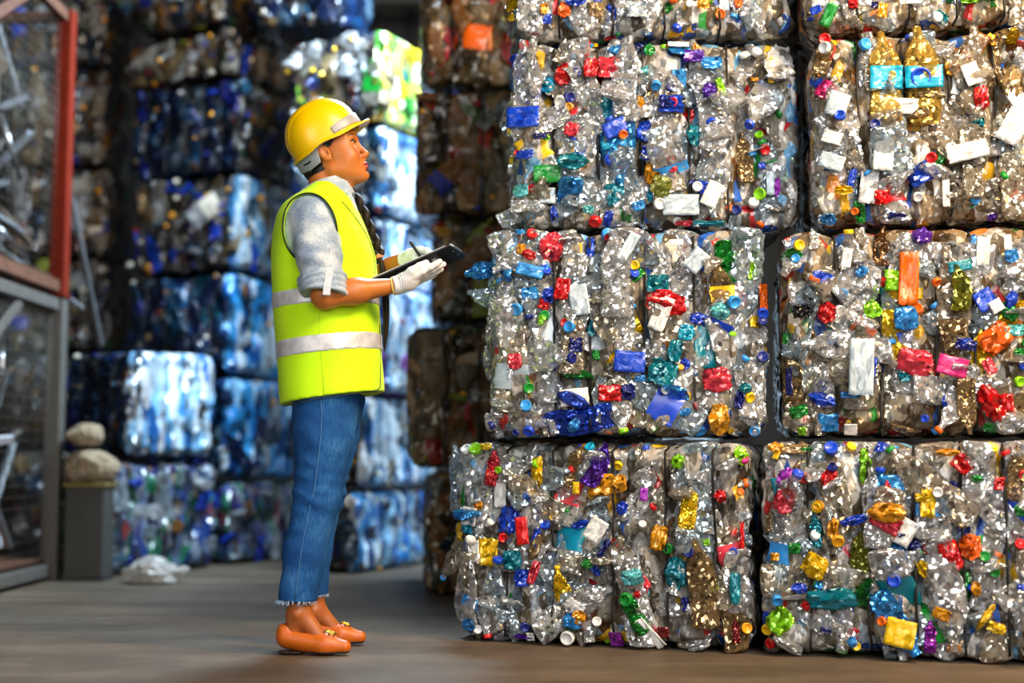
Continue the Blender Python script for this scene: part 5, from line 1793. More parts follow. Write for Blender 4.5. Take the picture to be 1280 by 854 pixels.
def brim_f(P):
    q = (P - HO) @ HM
    x, y, z = q[..., 0], q[..., 1], q[..., 2]
    xc = x - rpx(8.5)
    fx = np.where(xc > 0, rpx(61), rpx(51.5))
    g = (np.abs(xc / fx) ** 2.2 + np.abs(y / 0.110) ** 2.2) ** (1 / 2.2)
    d = (g - 1) * 0.115
    zc = rimz(x) - 0.9 * y * y + 0.003 - 0.10 * np.clip(x - rpx(44), 0, 1) - 0.14 * np.clip(-x - rpx(38), 0, 1)
    return np.maximum(d, np.abs(z - zc) - 0.0035)


inner = lambda P: -(dome_f(P) + 0.006)
helmet = union([(dome, 0), ((brim_f, HO - 0.2, HO + 0.2), 0.004)])
helmet = clip(helmet, inner)
yel = plain('yellow_hard_plastic', lin((246, 196, 0)), 0.32, spec=0.5, var=0.03, coat=0.2)
HE = sdf_obj('hard_hat', helmet, 0.0030, yel, W_, relax=1)
HE['label'] = 'yellow hard hat with grey headband'
# suspension band showing under the shell
grey = plain('grey_band_plastic', lin((148, 154, 164)), 0.5, var=0.05)


def band_f(P):
    q = (P - HO) @ HM
    x, y, z = q[..., 0], q[..., 1], q[..., 2]
    xc = x - rpx(1)
    g = np.sqrt((xc / np.where(xc > 0, rpx(47), rpx(41))) ** 2 + (y / 0.0835) ** 2)
    d = np.abs(g - 1) * 0.085 - 0.0022
    zb = np.interp(x, [rpx(v) for v in (-44, -28, -12, -7, 2, 48)], [rpx(v) for v in (-17, -22, -21, -5, -3, -4)])
    d = np.maximum(d, np.maximum(z - rpx(6), zb - z))
    slot = np.maximum(np.abs(z - (zb + rpx(9))) - 0.0022, np.abs(np.abs(x + rpx(16)) - 0.028) - 0.013)
    return np.maximum(d, -slot)


sdf_obj('headband', (band_f, HO - 0.16, HO + 0.16), 0.0024, grey, HE, relax=1)['label'] = 'grey headband of the hat'
# pale strip along the front of the shell
vis = plain('clear_strip_plastic', lin((158, 156, 156)), 0.35, var=0.05)


def vis_f(P):
    q = (P - HO) @ HM
    x, y, z = q[..., 0], q[..., 1], q[..., 2]
    d = np.abs(dome_f(P) - 0.003) - 0.0025
    return np.maximum(d, np.maximum(rpx(21) - x, np.maximum(z - (rpx(8) + 0.12 * (x - rpx(20))), rpx(-1) - z)))


sdf_obj('visor_strip', (vis_f, HO - 0.16, HO + 0.16), 0.0024, vis, HE, relax=0)['label'] = 'pale strip on the front of the hat'

# hair: cap of hair under the hat, then a braid over the far shoulder
hairm_ = NT('black_hair')
co = hairm_.coord(False)
hn1 = hairm_.n('ShaderNodeTexNoise', ins={'Vector': hairm_.n('ShaderNodeVectorMath', operation='MULTIPLY', ins={0: co, 1: (500.0, 500.0, 60.0)}).outputs[0], 'Scale': 1.0})
bp_ = hairm_.n('ShaderNodeBump', ins={'Strength': 0.5, 'Distance': 0.002, 'Height': hn1.outputs[0]})
hairm_ = hairm_.done(hairm_.n('ShaderNodeBsdfPrincipled', ins={'Base Color': lin((30, 19, 15)), 'Roughness': 0.55, 'Specular IOR Level': 0.25, 'Normal': bp_.outputs[0]}).outputs[0])


def hair_f(P):
    q = (P - EAR) @ HR
    x, y, z = q[..., 0], q[..., 1], q[..., 2]
    d = s_ell(hp(-0.004, 0, 0.054), (0.098, 0.0755, 0.092), HR)[0](P)
    d = smin(d, s_ell(hp(-0.060, 0, -0.022), (0.030, 0.042, 0.032), HR)[0](P), 0.02)
    front = x - 0.058 - 0.25 * np.clip(z - 0.03, 0, 0.05) + 1.0 * np.clip(0.024 - z, 0, 1)
    earc = 0.026 - np.sqrt((x + 0.003) ** 2 + (z + 0.002) ** 2 * 0.55)
    return np.maximum(np.maximum(d, front), np.where(np.abs(y) > 0.05, earc, -1))


sdf_obj('hair', (hair_f, EAR - 0.17, EAR + 0.17), 0.0032, hairm_, W_, relax=0)
path = [pw(404, 232, 0.05), pw(424, 236, 0.075), pw(440, 246, 0.09), pw(450, 266, 0.10), pw(459, 288, 0.105), pw(468, 305, 0.105), pw(474, 320, 0.10)]


def curve(pts, n):
    pts = np.array(pts)
    t = np.linspace(0, 1, len(pts))
    tt = np.linspace(0, 1, n)
    out = []
    for d in range(3):
        c = np.polyfit(t, pts[:, d], min(4, len(pts) - 1))
        out.append(np.polyval(c, tt))
    return np.array(out).T


cl = curve(path, 110)
bd = MB()
tt = np.linspace(0, 1, 110)
T_ = np.gradient(cl, axis=0)
T_ /= np.linalg.norm(T_, axis=1)[:, None]
sx_ = np.cross(T_, [0, 1, 0])
for s_ in range(3):
    ph = 2 * math.pi * (tt * 2.4 + s_ / 3)
    wd = 0.0185 - 0.005 * tt
    p = cl + sx_ * (np.sin(ph) * wd)[:, None] + np.array([0, 1, 0]) * (np.sin(2 * ph) * wd * 0.5)[:, None]
    bd.tube(p, 0.0140 - 0.004 * tt, 10)
bo = bd.build('braid', hairm_, W_, True)
bo.location = -WO
tl = curve([pw(474, 320, 0.10), pw(479, 345, 0.10), pw(482, 380, 0.10), pw(482, 415, 0.10), pw(480, 440, 0.10)], 30)
tb = MB()
for k in range(5):
    a = 2 * math.pi * k / 5
    sw = np.sin(np.linspace(0, math.pi, 30))
    tb.tube(tl + np.outer(sw, [math.cos(a) * 0.007, math.sin(a) * 0.007, 0]), 0.0062 * (1.05 - np.linspace(0, 1, 30) ** 2 * 0.8), 7)
t_o = tb.build('braid_tail', hairm_, W_, True)
t_o.location = -WO
ti = MB()
dr = (tl[1] - cl[-6])
dr /= np.linalg.norm(dr)
ti.tube([tl[0] - dr * 0.007, tl[0] - dr * 0.003, tl[0] + dr * 0.003, tl[0] + dr * 0.007], [0.0105, 0.0125, 0.0125, 0.0105], 14)
tio = ti.build('hair_tie', plain('peach_hair_tie', lin((236, 150, 110)), 0.6), W_, True)
tio.location = -WO
er = MB()
pe = hp(0.010, -0.082, -0.026)
er.tube([pe + np.array([0, 0.003, 0]), pe, pe - np.array([0, 0.003, 0])], [0.002, 0.0036, 0.002], 10)
ero = er.build('earring', gold, W_, True)
ero.location = -WO

# ---------------- clipboard and pen
CR = np.column_stack([CX, CY, CZ])
cb = thing('clipboard', 'black clipboard resting on the white-gloved palm of the woman', 'clipboard', CNL)
mid = CX * CLEN / 2 + CY * CWID / 2
MB().box(mid, (CLEN, CWID, 0.005), CR, 0.0018).build('board', plain('black_board', lin((22, 22, 26)), 0.45, bump=0.2, bscale=300), cb)
pb_ = MB()
for i in range(3):
    pb_.box(mid + CZ * (0.0036 + i * 0.0012) + CX * (-0.012 + 0.002 * i) - CY * 0.002 * i, (CLEN * 0.93, CWID * 0.94, 0.0009), CR)
po_ = pb_.build('paper', plain('white_sheet_paper', lin((238, 238, 236)), 0.8), cb)
po_['label'] = 'white paper on the board'
k_ = MB().box(mid + CX * (CLEN * 0.46) + CZ * 0.008, (0.022, 0.11, 0.008), CR, 0.002)
k_.tube([mid + CX * (CLEN * 0.47) + CY * t + CZ * 0.014 for t in (-0.05, 0, 0.05)], 0.004, 8)
k_.build('clip', plain('steel_clip', lin((170, 170, 172)), 0.3, 0.9), cb)['label'] = 'steel clip'
rv = MB()
for t in (-0.03, 0.03):
    c_ = mid + CX * (CLEN * 0.46) + CY * t
    rv.tube([c_ - CZ * 0.0035, c_ - CZ * 0.0024, c_ + CZ * 0.004], [0.003, 0.0042, 0.0042], 12)
rv.build('rivet', plain('steel_rivet', lin((190, 190, 195)), 0.3, 0.9), cb, True)
pt_dir = at(512.5, 302, 3.97) - PEN_TIP
PLEN = np.linalg.norm(pt_dir)
pt_dir /= np.linalg.norm(pt_dir)
pen = thing('pen', 'black pen held over the clipboard in the far gloved hand', 'pen', PEN_TIP)
q0 = np.zeros(3)
MB().tube([q0 + pt_dir * t for t in (0.018, 0.02, PLEN - 0.003, PLEN)], [0.003, 0.0045, 0.0045, 0.003], 14).build('barrel', plain('black_pen_plastic', lin((18, 18, 20)), 0.3), pen, True)
MB().tube([q0 + pt_dir * t for t in (0.0, 0.004, 0.02)], [0.0007, 0.0012, 0.0038], 12).build('tip', plain('steel_tip', lin((180, 180, 184)), 0.3, 0.9), pen, True)
# ------------------------------------------------------------------ bales further back, in the half dark
BLUE = [(0.0, lin((8, 27, 57))), (0.3, lin((13, 48, 86))), (0.5, lin((7, 18, 37))), (0.62, lin((24, 68, 105))), (0.76, lin((55, 74, 86))), (0.86, lin((18, 37, 74))), (0.93, lin((93, 102, 108))), (0.97, lin((12, 55, 68)))]  # blue bottles on front faces, shade darkened into the colours
STREAK = [(0.0, lin((114, 166, 204))), (0.2, lin((204, 216, 226))), (0.38, lin((57, 123, 180))), (0.52, lin((161, 180, 194))), (0.66, lin((28, 90, 156))), (0.78, lin((226, 229, 233))), (0.92, lin((85, 104, 118)))]  # silver streaks of the bale sides, brightened in colour as if daylit
SBLUE = [(0.0, lin((36, 126, 193))), (0.25, lin((135, 184, 216))), (0.42, lin((18, 85, 162))), (0.62, lin((202, 216, 225))), (0.78, lin((54, 144, 202))), (0.92, lin((13, 54, 117)))]  # blue sheets of the bale sides, daylight put into the colours
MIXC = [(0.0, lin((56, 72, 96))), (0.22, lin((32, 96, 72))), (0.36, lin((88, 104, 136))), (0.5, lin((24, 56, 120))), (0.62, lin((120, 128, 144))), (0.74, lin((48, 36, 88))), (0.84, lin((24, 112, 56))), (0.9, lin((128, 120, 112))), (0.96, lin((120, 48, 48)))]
DARKMIX = [(0.0, lin((40, 37, 34))), (0.25, lin((66, 61, 56))), (0.45, lin((25, 31, 50))), (0.6, lin((50, 47, 43))), (0.72, lin((86, 80, 72))), (0.8, lin((20, 50, 79))), (0.87, lin((108, 72, 21))), (0.92, lin((93, 28, 25))), (0.95, lin((43, 79, 36))), (0.975, lin((136, 133, 126)))]  # mixed plastic, darkened in colour to stand in for shade
BROWN = [(0.0, lin((96, 74, 44))), (0.22, lin((134, 106, 68))), (0.42, lin((52, 38, 22))), (0.58, lin((92, 80, 60))), (0.74, lin((60, 58, 40))), (0.84, lin((140, 120, 90))), (0.9, lin((150, 44, 24))), (0.94, lin((70, 84, 30))), (0.97, lin((150, 110, 40)))]
YGRN = [(0.0, lin((120, 120, 60))), (0.2, lin((215, 190, 30))), (0.4, lin((90, 150, 40))), (0.55, lin((225, 225, 190))), (0.7, lin((190, 160, 60))), (0.82, lin((60, 130, 40))), (0.92, lin((235, 225, 90)))]
PURP = [(0.0, lin((52, 30, 92))), (0.3, lin((120, 60, 200))), (0.5, lin((32, 26, 44))), (0.7, lin((150, 100, 210))), (0.88, lin((190, 170, 215)))]
SV = (1, 1, 0.28)
m_blue = bale_body('shaded_blue_bottles', BLUE, 13, (1, 1, 0.6))
m_streak = bale_body('daylit_silver_sheets', STREAK, 24, SV)
m_sblue = bale_body('daylit_blue_sheets', SBLUE, 22, SV)
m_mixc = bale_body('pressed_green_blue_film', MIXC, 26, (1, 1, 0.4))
m_dark = bale_body('shaded_dusty_mix', DARKMIX, 22)
m_brown = bale_body('pressed_brown_bottles', BROWN, 17)
m_ygrn = bale_body('pressed_yellow_green_film', YGRN, 14, (1, 1, 0.5))
m_purp = bale_body('pressed_purple_film', PURP, 18, (1, 1, 0.5))
DARKPAL = [('smoke', 5), ('tan', 3), ('clear', 3), ('olive', 1), ('blue', 1)]
BLUEPAL = [('midnight', 8), ('navy', 3), ('petrol', 4), ('ice', 1), ('blue', 1)]
BRNPAL = [('brown', 6), ('tan', 4), ('smoke', 4), ('olive', 2), ('maroon', 1)]
BCAP = ['gold', 'navy', 'petrol', 'smoke', 'maroon', 'navy', 'brown', 'gold']
BSCR = ['navy', 'smoke', 'petrol', 'midnight', 'tan', 'brown']


def back(label, uc, D, ang, W, Dp, v0, v1, body, side, seed, pal, zbase=None, nf=12, nr=8, ncap=8, nscr=5, caps=BCAP, scr=BSCR, left=False):
    """uc, D: column and distance of the corner nearest us (right end of the front face, or its left end if left)"""
    a = math.radians(ang)
    ex = np.array([math.cos(a), math.sin(a), 0])
    c = at(uc, (v0 + v1) / 2, D)
    z0 = at(uc, v0, D)[2] if zbase is None else zbase
    z1 = at(uc, v1, D)[2] - 0.008
    p = np.array([c[0], c[1], 0]) - (0 if left else 1) * ex * W
    p[2] = z0
    n = max(2, round(W / 0.17))
    st = [-W / 2 + W * (i + 1) / (n + 1) + 0.01 * math.sin(seed + i) for i in range(n)]
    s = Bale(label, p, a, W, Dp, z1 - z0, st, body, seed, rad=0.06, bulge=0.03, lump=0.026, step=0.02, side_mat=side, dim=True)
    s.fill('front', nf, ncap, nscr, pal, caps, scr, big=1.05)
    if nr:
        s.fill('right', nr, max(2, ncap // 3), 3, pal, caps, scr, lab=0.1)
    return s


G, Bk = 'bales along the far side', None
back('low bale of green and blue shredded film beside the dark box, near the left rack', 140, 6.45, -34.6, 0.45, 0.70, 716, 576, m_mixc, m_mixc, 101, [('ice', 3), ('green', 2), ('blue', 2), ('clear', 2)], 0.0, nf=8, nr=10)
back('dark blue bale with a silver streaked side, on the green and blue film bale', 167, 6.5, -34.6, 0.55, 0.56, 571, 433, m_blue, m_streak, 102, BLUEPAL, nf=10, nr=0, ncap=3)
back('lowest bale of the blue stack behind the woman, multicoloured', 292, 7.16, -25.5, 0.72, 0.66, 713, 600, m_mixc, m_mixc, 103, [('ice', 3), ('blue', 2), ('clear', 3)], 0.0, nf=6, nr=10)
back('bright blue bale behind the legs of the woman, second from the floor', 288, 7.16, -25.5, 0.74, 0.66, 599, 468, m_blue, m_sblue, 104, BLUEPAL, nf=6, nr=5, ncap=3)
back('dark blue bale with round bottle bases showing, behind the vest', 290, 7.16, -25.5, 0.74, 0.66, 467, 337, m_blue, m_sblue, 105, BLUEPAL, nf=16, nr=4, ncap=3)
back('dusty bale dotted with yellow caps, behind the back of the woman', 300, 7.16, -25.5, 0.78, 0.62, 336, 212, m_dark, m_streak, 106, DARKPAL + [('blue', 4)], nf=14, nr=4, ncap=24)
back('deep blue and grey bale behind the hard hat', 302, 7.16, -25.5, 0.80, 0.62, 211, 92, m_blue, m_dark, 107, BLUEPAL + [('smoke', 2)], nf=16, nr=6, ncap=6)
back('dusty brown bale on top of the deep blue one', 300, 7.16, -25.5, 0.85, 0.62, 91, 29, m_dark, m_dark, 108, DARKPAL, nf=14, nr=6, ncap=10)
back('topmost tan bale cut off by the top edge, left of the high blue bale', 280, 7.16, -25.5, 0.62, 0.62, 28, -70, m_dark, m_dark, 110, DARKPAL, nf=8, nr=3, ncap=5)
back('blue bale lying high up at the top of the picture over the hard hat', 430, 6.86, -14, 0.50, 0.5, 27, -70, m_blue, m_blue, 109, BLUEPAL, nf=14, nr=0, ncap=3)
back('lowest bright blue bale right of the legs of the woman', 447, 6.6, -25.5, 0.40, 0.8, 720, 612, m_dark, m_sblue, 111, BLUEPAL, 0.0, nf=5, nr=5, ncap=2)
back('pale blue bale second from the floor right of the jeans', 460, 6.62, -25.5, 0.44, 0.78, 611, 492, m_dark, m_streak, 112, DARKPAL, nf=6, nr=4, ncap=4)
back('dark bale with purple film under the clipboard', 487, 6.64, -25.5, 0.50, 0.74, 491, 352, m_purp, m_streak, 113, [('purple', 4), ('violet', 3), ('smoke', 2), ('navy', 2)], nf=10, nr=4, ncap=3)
back('bale with a white side coloured as daylit just above the clipboard', 478, 6.64, -25.5, 0.58, 0.74, 351, 266, m_blue, m_streak, 114, BLUEPAL, nf=8, nr=3, ncap=2)
back('navy bale with a white side coloured as daylit in front of the face of the woman', 482, 6.64, -25.5, 0.60, 0.74, 265, 150, m_blue, m_streak, 215, BLUEPAL + [('smoke', 3)], nf=12, nr=3, ncap=3)
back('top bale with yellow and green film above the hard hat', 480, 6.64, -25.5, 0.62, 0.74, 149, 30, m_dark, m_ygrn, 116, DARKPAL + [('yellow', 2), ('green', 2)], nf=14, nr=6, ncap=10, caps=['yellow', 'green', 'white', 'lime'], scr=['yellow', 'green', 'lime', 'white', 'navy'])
back('lowest bale of the shaded brown stack', 528, 5.55, 3, 1.05, 0.8, 745, 587, m_brown, None, 121, BRNPAL, 0.0, nf=18, nr=0, ncap=5, left=True)
back('second bale from the floor in the shaded brown stack', 508, 5.55, 3, 1.08, 0.8, 586, 402, m_brown, None, 122, BRNPAL, nf=22, nr=0, ncap=5, left=True)
back('middle bale of the shaded brown stack, behind the clipboard', 538, 5.58, 3, 1.0, 0.8, 401, 268, m_brown, None, 123, BRNPAL, nf=16, nr=0, ncap=4, left=True)
back('wide bale of the shaded brown stack level with the face of the woman', 517, 5.55, 2, 1.06, 0.8, 267, 106, m_brown, None, 124, BRNPAL, nf=20, nr=0, ncap=6, left=True)
back('topmost bale of the shaded brown stack with red scraps', 524, 5.58, 3, 1.04, 0.8, 105, -50, m_brown, None, 125, BRNPAL + [('rose', 2), ('clear', 3)], nf=20, nr=0, ncap=8, left=True, scr=['red', 'orange', 'white', 'olive'])
for i, (v0, v1, lb) in enumerate(((440, 322, 'dim brown bale behind the metal rack, level with its lower shelf'), (321, 208, 'dim bale with orange scraps behind the upper metal rack'), (207, 82, 'dusty bale behind the red post of the rack'), (81, -40, 'pale dusty bale at the top behind the red post'))):
    if i == 0:
        back('dim bale on the floor behind the metal rack', 138, 7.75, 0, 0.62, 0.5, 700, 560, m_dark, None, 130, DARKPAL, 0.0, nf=6, nr=0, ncap=3)
        back('dim bale second from the floor behind the metal rack', 138, 7.75, 0, 0.62, 0.5, 559, 441, m_dark, None, 131, DARKPAL, nf=6, nr=0, ncap=3)
    back(lb, 138 - (i == 2) * 4, 7.75, 0, 0.62, 0.5, v0, v1, m_dark, None, 132 + i, DARKPAL + [('tan', 3)], nf=10, nr=0, ncap=6)

# ------------------------------------------------------------------ stillages with aluminium offcuts
steel = plain('grey_painted_steel', lin((96, 92, 86)), 0.55, 0.3, bump=0.2, bscale=40)
rust = plain('rusty_steel', lin((92, 56, 36)), 0.75, 0.1, bump=0.4, bscale=60, var=0.35)
redp = plain('red_oxide_paint', lin((104, 27, 8)), 0.8, spec=0.15, bump=0.15, bscale=50, var=0.15)
wirem = plain('galvanised_wire', lin((92, 88, 80)), 0.5, 0.6)
X0, X1, Y0, Y1 = -3.35, -2.18, 5.2, 6.3


def stillage(label, z0, z1, post_m, rail_m):
    r = thing('mesh_stillage', label, 'stillage', (X1, Y1, z0))
    o = np.array([X1, Y1, z0])
    h = z1 - z0
    for x, y in ((X1, Y1), (X1, Y0), (X0, Y1), (X0, Y0)):
        b = MB().box(np.array([x, y, z0 + h / 2]) - o, (0.075, 0.075, h), None, 0.006)
        b.box(np.array([x, y, z0 + 0.006]) - o, (0.095, 0.095, 0.012), None, 0.002)
        b.build('post', post_m, r)
    for zz in (0.05, h - 0.035):
        for a, b_ in (((X1, Y0 + 0.04), (X1, Y1 - 0.04)), ((X0, Y0 + 0.04), (X0, Y1 - 0.04)), ((X0 + 0.04, Y1), (X1 - 0.04, Y1)), ((X0 + 0.04, Y0), (X1 - 0.04, Y0))):
            MB().bar(np.array([*a, z0 + zz]) - o, np.array([*b_, z0 + zz]) - o, 0.04, 0.055, (0, 0, 1), 0.004).build('rail', rail_m, r)
    m = MB()
    for i in range(8):
        x = X0 + 0.08 + (X1 - X0 - 0.16) * i / 7
        m.box(np.array([x, (Y0 + Y1) / 2, z0 + 0.095]) - o, (0.12, Y1 - Y0 - 0.06, 0.022), None, 0.003)
    m.build('slat_deck', rust, r)
    for x in (X1, ):
        m = MB()
        yy = Y0 + 0.04
        while yy < Y1 - 0.04:
            m.tube([np.array([x - 0.012, yy, z0 + 0.08]) - o, np.array([x - 0.012, yy, z1 - 0.06]) - o], 0.0013, 5)
            yy += 0.05
        zz = z0 + 0.10
        while zz < z1 - 0.06:
            m.tube([np.array([x - 0.016, Y0 + 0.04, zz]) - o, np.array([x - 0.016, Y1 - 0.04, zz]) - o], 0.0013, 5)
            zz += 0.05
        m.build('wire_mesh', wirem, r, True)
    MB().bar(np.array([X1, Y0 + 0.06, z0 + h - 0.42]) - o, np.array([X1, Y1 - 0.06, z0 + h - 0.12]) - o if False else np.array([X1, Y0 + 0.62, z0 + h - 0.07]) - o, 0.05, 0.012, (1, 0, 0), 0.002).build('brace', rail_m, r)
    return r


ZT = at(70, 372, 6.3)[2]
stillage('lower grey steel mesh stillage full of aluminium offcuts, standing on the floor', 0.0, ZT - 0.004, steel, steel)
stillage('upper stillage with red oxide posts stacked on the grey one', ZT, at(95, 14, 6.3)[2], redp, rust)

alu = plain('aluminium', lin((176, 178, 182)), 0.32, 0.9, bump=0.1, bscale=90, var=0.15)
alud = plain('dull_aluminium', lin((112, 108, 102)), 0.5, 0.7, bump=0.2, bscale=60, var=0.2)
alub = plain('bronze_anodised', lin((84, 68, 52)), 0.45, 0.5, var=0.2)
aluw = plain('white_coated', lin((206, 210, 220)), 0.35, 0.1, var=0.08)


def section(kind):
    m = MB()
    if kind == 0:
        m.box((0, 0, 0), (0.045, 0.003, 1)).box((-0.021, 0.016, 0), (0.003, 0.032, 1))
    elif kind == 1:
        for c, s_ in (((0, 0.012, 0), (0.05, 0.003, 1)), ((0, -0.012, 0), (0.05, 0.003, 1)), ((0.0235, 0, 0), (0.003, 0.021, 1)), ((-0.0235, 0, 0), (0.003, 0.021, 1)), ((0, 0, 0), (0.002, 0.021, 1))):
            m.box(c, s_)
    elif kind == 2:
        m.box((0, 0, 0), (0.06, 0.004, 1)).box((0, 0.008, 0), (0.012, 0.012, 1))
    elif kind == 3:
        m.box((0, 0.015, 0), (0.04, 0.003, 1)).box((0.0185, 0, 0), (0.003, 0.028, 1)).box((-0.0185, 0, 0), (0.003, 0.028, 1))
    else:
        pts = [(0, 0, t) for t in (-0.5, 0.5)]
        m.tube(pts, 0.017, 14)
    return mesh('aluminium_offcut', m.v, m.f, [alu], kind == 4)


SEC = [section(k) for k in range(5)]
segs = []


def offcut(a, b, kind, mat, label, group, wide=0.68):
    a, b = np.array(a, float), np.array(b, float)
    pts = a + (b - a) * np.linspace(0, 1, 19)[:, None]
    if segs:
        Q = np.vstack(segs)
        if (((pts[:, None, :] - Q[None]) ** 2).sum(-1)).min() < 0.050 ** 2:
            return False
    segs.append(pts)
    d = b - a
    Ln = np.linalg.norm(d)
    d /= Ln
    x = np.cross([0.3, 1, 0.2], d)
    x /= np.linalg.norm(x)
    o = link('aluminium_offcut', SEC[kind])
    own_mat(o, mat)
    place(o, np.column_stack([x, np.cross(d, x), d]), (a + b) / 2, (wide, wide, Ln))
    tag(o, label, 'metal bar', group)
    return True


# a few that lean out past the posts
for (a, b, k, m, lb) in (
        (at(88, 246, 6.48), at(125, 432, 6.64), 0, alu, 'long thin pale strip hanging beside the red post'),
        ((-2.5, 6.15, at(40, 296, 6.15)[2]), at(112, 372, 6.55), 0, aluw, 'bright flat strip poking out at the foot of the red post, upper of two'),
        ((-2.5, 6.07, at(40, 290, 6.1)[2]), at(103, 386, 6.5), 3, alu, 'bright pale offcut poking out beside the red post, lower of two'),
        (at(98, 262, 6.50), at(106, 240, 6.6), 3, aluw, 'short pale stub standing behind the red post'),
        ((-2.55, 6.2, at(40, 262, 6.2)[2]), at(117, 338, 6.62), 1, alud, 'dull offcut slanting out behind the red post')):
    if not offcut(a, b, k, m, lb, None, 0.5):
        print('skipped', lb)
rr = random.Random(5)
for c, sz, rot, mt, lb in (((-2.33, 5.62, 2.42), (0.52, 0.40), (0.5, 0.25), alub, 'tan metal sheet leaning at the top of the upper stillage'),
                           ((-2.40, 5.95, 2.28), (0.34, 0.26), (-0.7, 0.35), alud, 'dull grey metal sheet under the top rail of the upper stillage'),
                           ((-2.30, 5.60, 2.02), (0.16, 0.24), (0.3, 0.5), alu, 'small bright metal sheet glinting in the upper stillage')):
    cz, sz_ = math.cos(rot[0]), math.sin(rot[0])
    ax1, ax2 = np.array([-math.sin(rot[1]) * 0.3, cz, sz_]), np.array([-math.sin(rot[1]), -sz_, cz])
    ax1 /= np.linalg.norm(ax1)
    ax2 -= ax1 * (ax2 @ ax1)
    ax2 /= np.linalg.norm(ax2)
    c = np.array(c)
    bent = []
    for i in range(13):
        for j in range(9):
            a_, b_ = (i / 12 - .5) * sz[0], (j / 8 - .5) * sz[1]
            bent.append((a_, b_, 0.02 * math.cos(a_ * 9) + 0.012 * math.sin(b_ * 13)))
    n3 = np.cross(ax1, ax2)
    fr = [ax1 * a_ + ax2 * b_ + n3 * h_ for a_, b_, h_ in bent]
    bk = [v + n3 * 0.004 for v in fr]
    N_ = len(fr)
    fs = []
    for i in range(12):
        for j in range(8):
            q = (i * 9 + j, i * 9 + j + 1, i * 9 + j + 10, i * 9 + j + 9)
            fs += [q[::-1], tuple(N_ + k for k in q)]
    rim = [i * 9 for i in range(13)] + [12 * 9 + j for j in range(1, 9)] + [i * 9 + 8 for i in range(11, -1, -1)] + list(range(7, 0, -1))
    for a_, b_ in zip(rim, rim[1:] + rim[:1]):
        fs.append((a_, b_, b_ + N_, a_ + N_))
    o = link('sheet_offcut', mesh('sheet_offcut', fr + bk, fs, mt))
    o.location = c
    tag(o, lb, 'metal sheet')
    for t in np.linspace(-.5, .5, 7):
        segs.append(c + ax1 * sz[0] * t + ax2 * np.linspace(-.5, .5, 9)[:, None] * sz[1])


def heap(n, z0, z1, label, group):
    done, tries = 0, 0
    while done < n and tries < 14000:
        tries += 1
        stand = rr.random() < 0.3
        yaw = rr.uniform(-0.6, 0.6) + math.pi / 2
        tilt = rr.choice([-1, 1]) * (rr.uniform(0.55, 1.35) if stand else rr.uniform(0.05, 0.9))
        d = np.array([math.cos(yaw) * math.cos(tilt), math.sin(yaw) * math.cos(tilt), math.sin(tilt)])
        h = rr.uniform(0.3, 0.62) if stand else rr.uniform(0.16, 0.40)
        low = z0 + 0.004 if stand else rr.uniform(z0, z1 - 0.25)
        c = np.array([X1 - 0.10 - abs(rr.gauss(0, 0.17)), rr.uniform(5.5, Y1 - 0.2) if rr.random() < 0.8 else rr.uniform(Y0 + 0.1, Y1 - 0.12), low + h * abs(d[2])])
        a, b = c - d * h, c + d * h
        lo, hi = np.minimum(a, b), np.maximum(a, b)
        if lo[0] < X0 + 0.08 or hi[0] > X1 - 0.085 or lo[1] < Y0 + 0.08 or hi[1] > Y1 - 0.08 or lo[2] < z0 or hi[2] > z1:
            continue
        if offcut(a, b, rr.randrange(5), rr.choice([alu, alu, alu, alud, alud, alub, aluw]), label, group):
            done += 1
    return done


print('offcuts', heap(90, ZT + 0.16, ZT + 1.24, 'aluminium offcut among the jumble inside the upper red-posted stillage', 'offcuts in the upper stillage'),
      heap(90, 0.16, ZT - 0.10, 'aluminium offcut among the jumble inside the lower grey stillage', 'offcuts in the lower stillage'))

# ------------------------------------------------------------------ box, sacks and bag on the floor
bx = thing('storage_box', 'dark grey box standing on the floor beside the grey stillage post', 'box', (-2.0, 6.30, 0))
zb = 0.46
MB().box((0, 0, zb / 2), (0.185, 0.16, zb - 0.03), None, 0.008).build('body', plain('dark_box_paint', lin((58, 56, 52)), 0.7, bump=0.3, bscale=30), bx)
MB().box((0, 0, zb - 0.012), (0.205, 0.18, 0.024), None, 0.006).build('lid', plain('ochre_box_lid', lin((110, 92, 44)), 0.7, bump=0.2), bx)
MB().box((0, 0, 0.0065), (0.195, 0.17, 0.013), None, 0.003).build('base', plain('dark_box_base', lin((44, 42, 40)), 0.8), bx)


def lump(name, c, r, seed, mat, amp=0.18, flat=0.0):
    bm = bmesh.new()
    bmesh.ops.create_icosphere(bm, subdivisions=5, radius=1)
    P = np.array([v.co for v in bm.verts])
    F = [[v.index for v in f.verts] for f in bm.faces]
    bm.free()
    n = vnoise(P, 1.6, seed) * amp + (1 - np.abs(vnoise(P, 3.1, seed + 1))) * amp * 0.7 + (1 - np.abs(vnoise(P, 6.5, seed + 2))) * amp * 0.4 - amp * 0.7
    P = P * (1 + n[:, None]) * np.array(r)
    P[:, 2] = np.maximum(P[:, 2], -r[2] * 0.75)
    P[:, 2] -= P[:, 2].min()
    o = link(name, mesh(name, P, np.array(F), mat))
    o.location = c
    return o


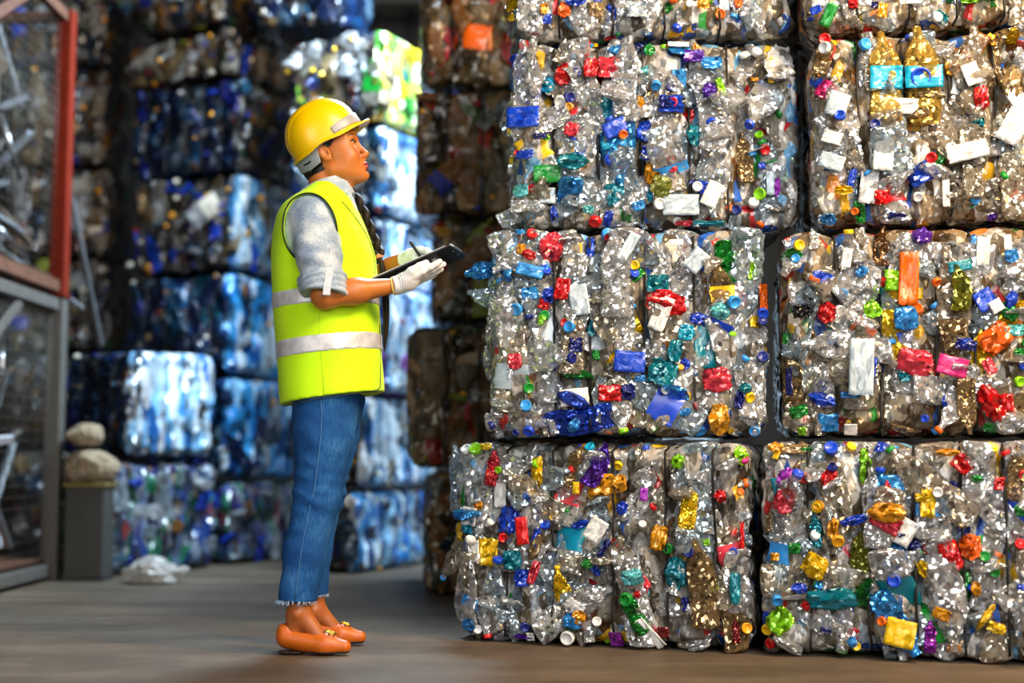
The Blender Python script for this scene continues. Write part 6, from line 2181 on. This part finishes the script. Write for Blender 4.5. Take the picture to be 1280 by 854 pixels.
cloth = plain('dusty_sackcloth', lin((140, 122, 98)), 0.9, bump=0.5, bscale=80)
tag(lump('sack', (-2.0, 6.30, zb + 0.003), (0.125, 0.11, 0.085), 4, cloth), 'crumpled dusty sack draped over the lid of the dark box', 'sack')
tag(lump('cloth_bundle', (-2.03, 6.30, zb + 0.172), (0.085, 0.075, 0.06), 9, cloth), 'smaller pale cloth bundle on top of the dusty sack', 'cloth')
pbag = film('milky_bag_film', lin((206, 200, 192)), 0.7, 0.3, 40, 0.8, 0.6, 0.1)
bag = lump('plastic_bag', (-1.66, 6.15, 0.002), (0.115, 0.10, 0.062), 14, pbag, 0.3)
tag(bag, 'crumpled milky plastic bag lying on the floor by the far bales', 'bag')
kn = MB().tube([(0.09, 0, 0.045), (0.115, 0, 0.05), (0.135, 0.01, 0.06), (0.15, 0.015, 0.045)], [0.03, 0.012, 0.018, 0.03], 12)
kn.build('knotted_end', pbag, bag, True)
# ------------------------------------------------------------------ light
def area(name, loc, to, size, power, c, sy=None):
    l = bpy.data.lights.new(name, 'AREA')
    l.shape = 'RECTANGLE'
    l.size = size
    l.size_y = sy or size
    l.energy = power
    l.color = c
    o = bpy.data.objects.new(name, l)
    COL.objects.link(o)
    o.location = loc
    d = Vector(to) - Vector(loc)
    o.rotation_euler = d.to_track_quat('-Z', 'Y').to_euler()
    return o


w = bpy.data.worlds.new('daylight')
S.world = w
w.use_nodes = True
bg = w.node_tree.nodes['Background']
bg.inputs[0].default_value = (0.75, 0.85, 1.0, 1)
bg.inputs[1].default_value = 0.35
area('added_key_light', (2.0, 1.3, 3.9), (0.9, 4.0, 0.9), 3.0, 205, (1.0, 0.97, 0.92), 2.0)  # added overhead key for the front bales, no opening in the ceiling
area('door_daylight', (1.9, -1.2, 2.0), (0.8, 4.0, 0.9), 2.6, 125, (1.0, 0.97, 0.93), 2.6)
area('added_left_fill', (-2.6, -0.4, 1.9), (-0.2, 4.0, 1.0), 1.8, 52, (1.0, 0.96, 0.9), 2.2)  # added soft fill from the left, the wall there has no door
area('added_lane_light', (-0.05, 6.15, 3.65), (-1.3, 6.9, 0.4), 0.8, 430, (0.62, 0.82, 1.0))  # added unseen light above the lane, brightens right faces of the back bales
area('added_warm_light', (2.4, 2.3, 3.2), (1.5, 4.0, 1.6), 0.6, 150, (1.0, 0.55, 0.12))  # added unseen warm light for the amber tint at upper right
sp = bpy.data.lights.new('added_lane_spot', 'SPOT')  # added unseen spot, aimed at right faces of the far blue stack
sp.energy, sp.color, sp.spot_size, sp.spot_blend, sp.shadow_soft_size = 900, (0.6, 0.82, 1.0), math.radians(30), 0.6, 0.25
spo = bpy.data.objects.new('added_lane_spot', sp)
COL.objects.link(spo)
spo.location = (-0.72, 5.75, 3.75)
spo.rotation_euler = (Vector((-1.36, 7.3, 0.95)) - Vector(spo.location)).to_track_quat('-Z', 'Y').to_euler()
area('side_opening_daylight', (0.75, 7.15, 1.5), (-0.6, 7.0, 1.3), 1.3, 52, (0.58, 0.80, 1.0), 2.6)
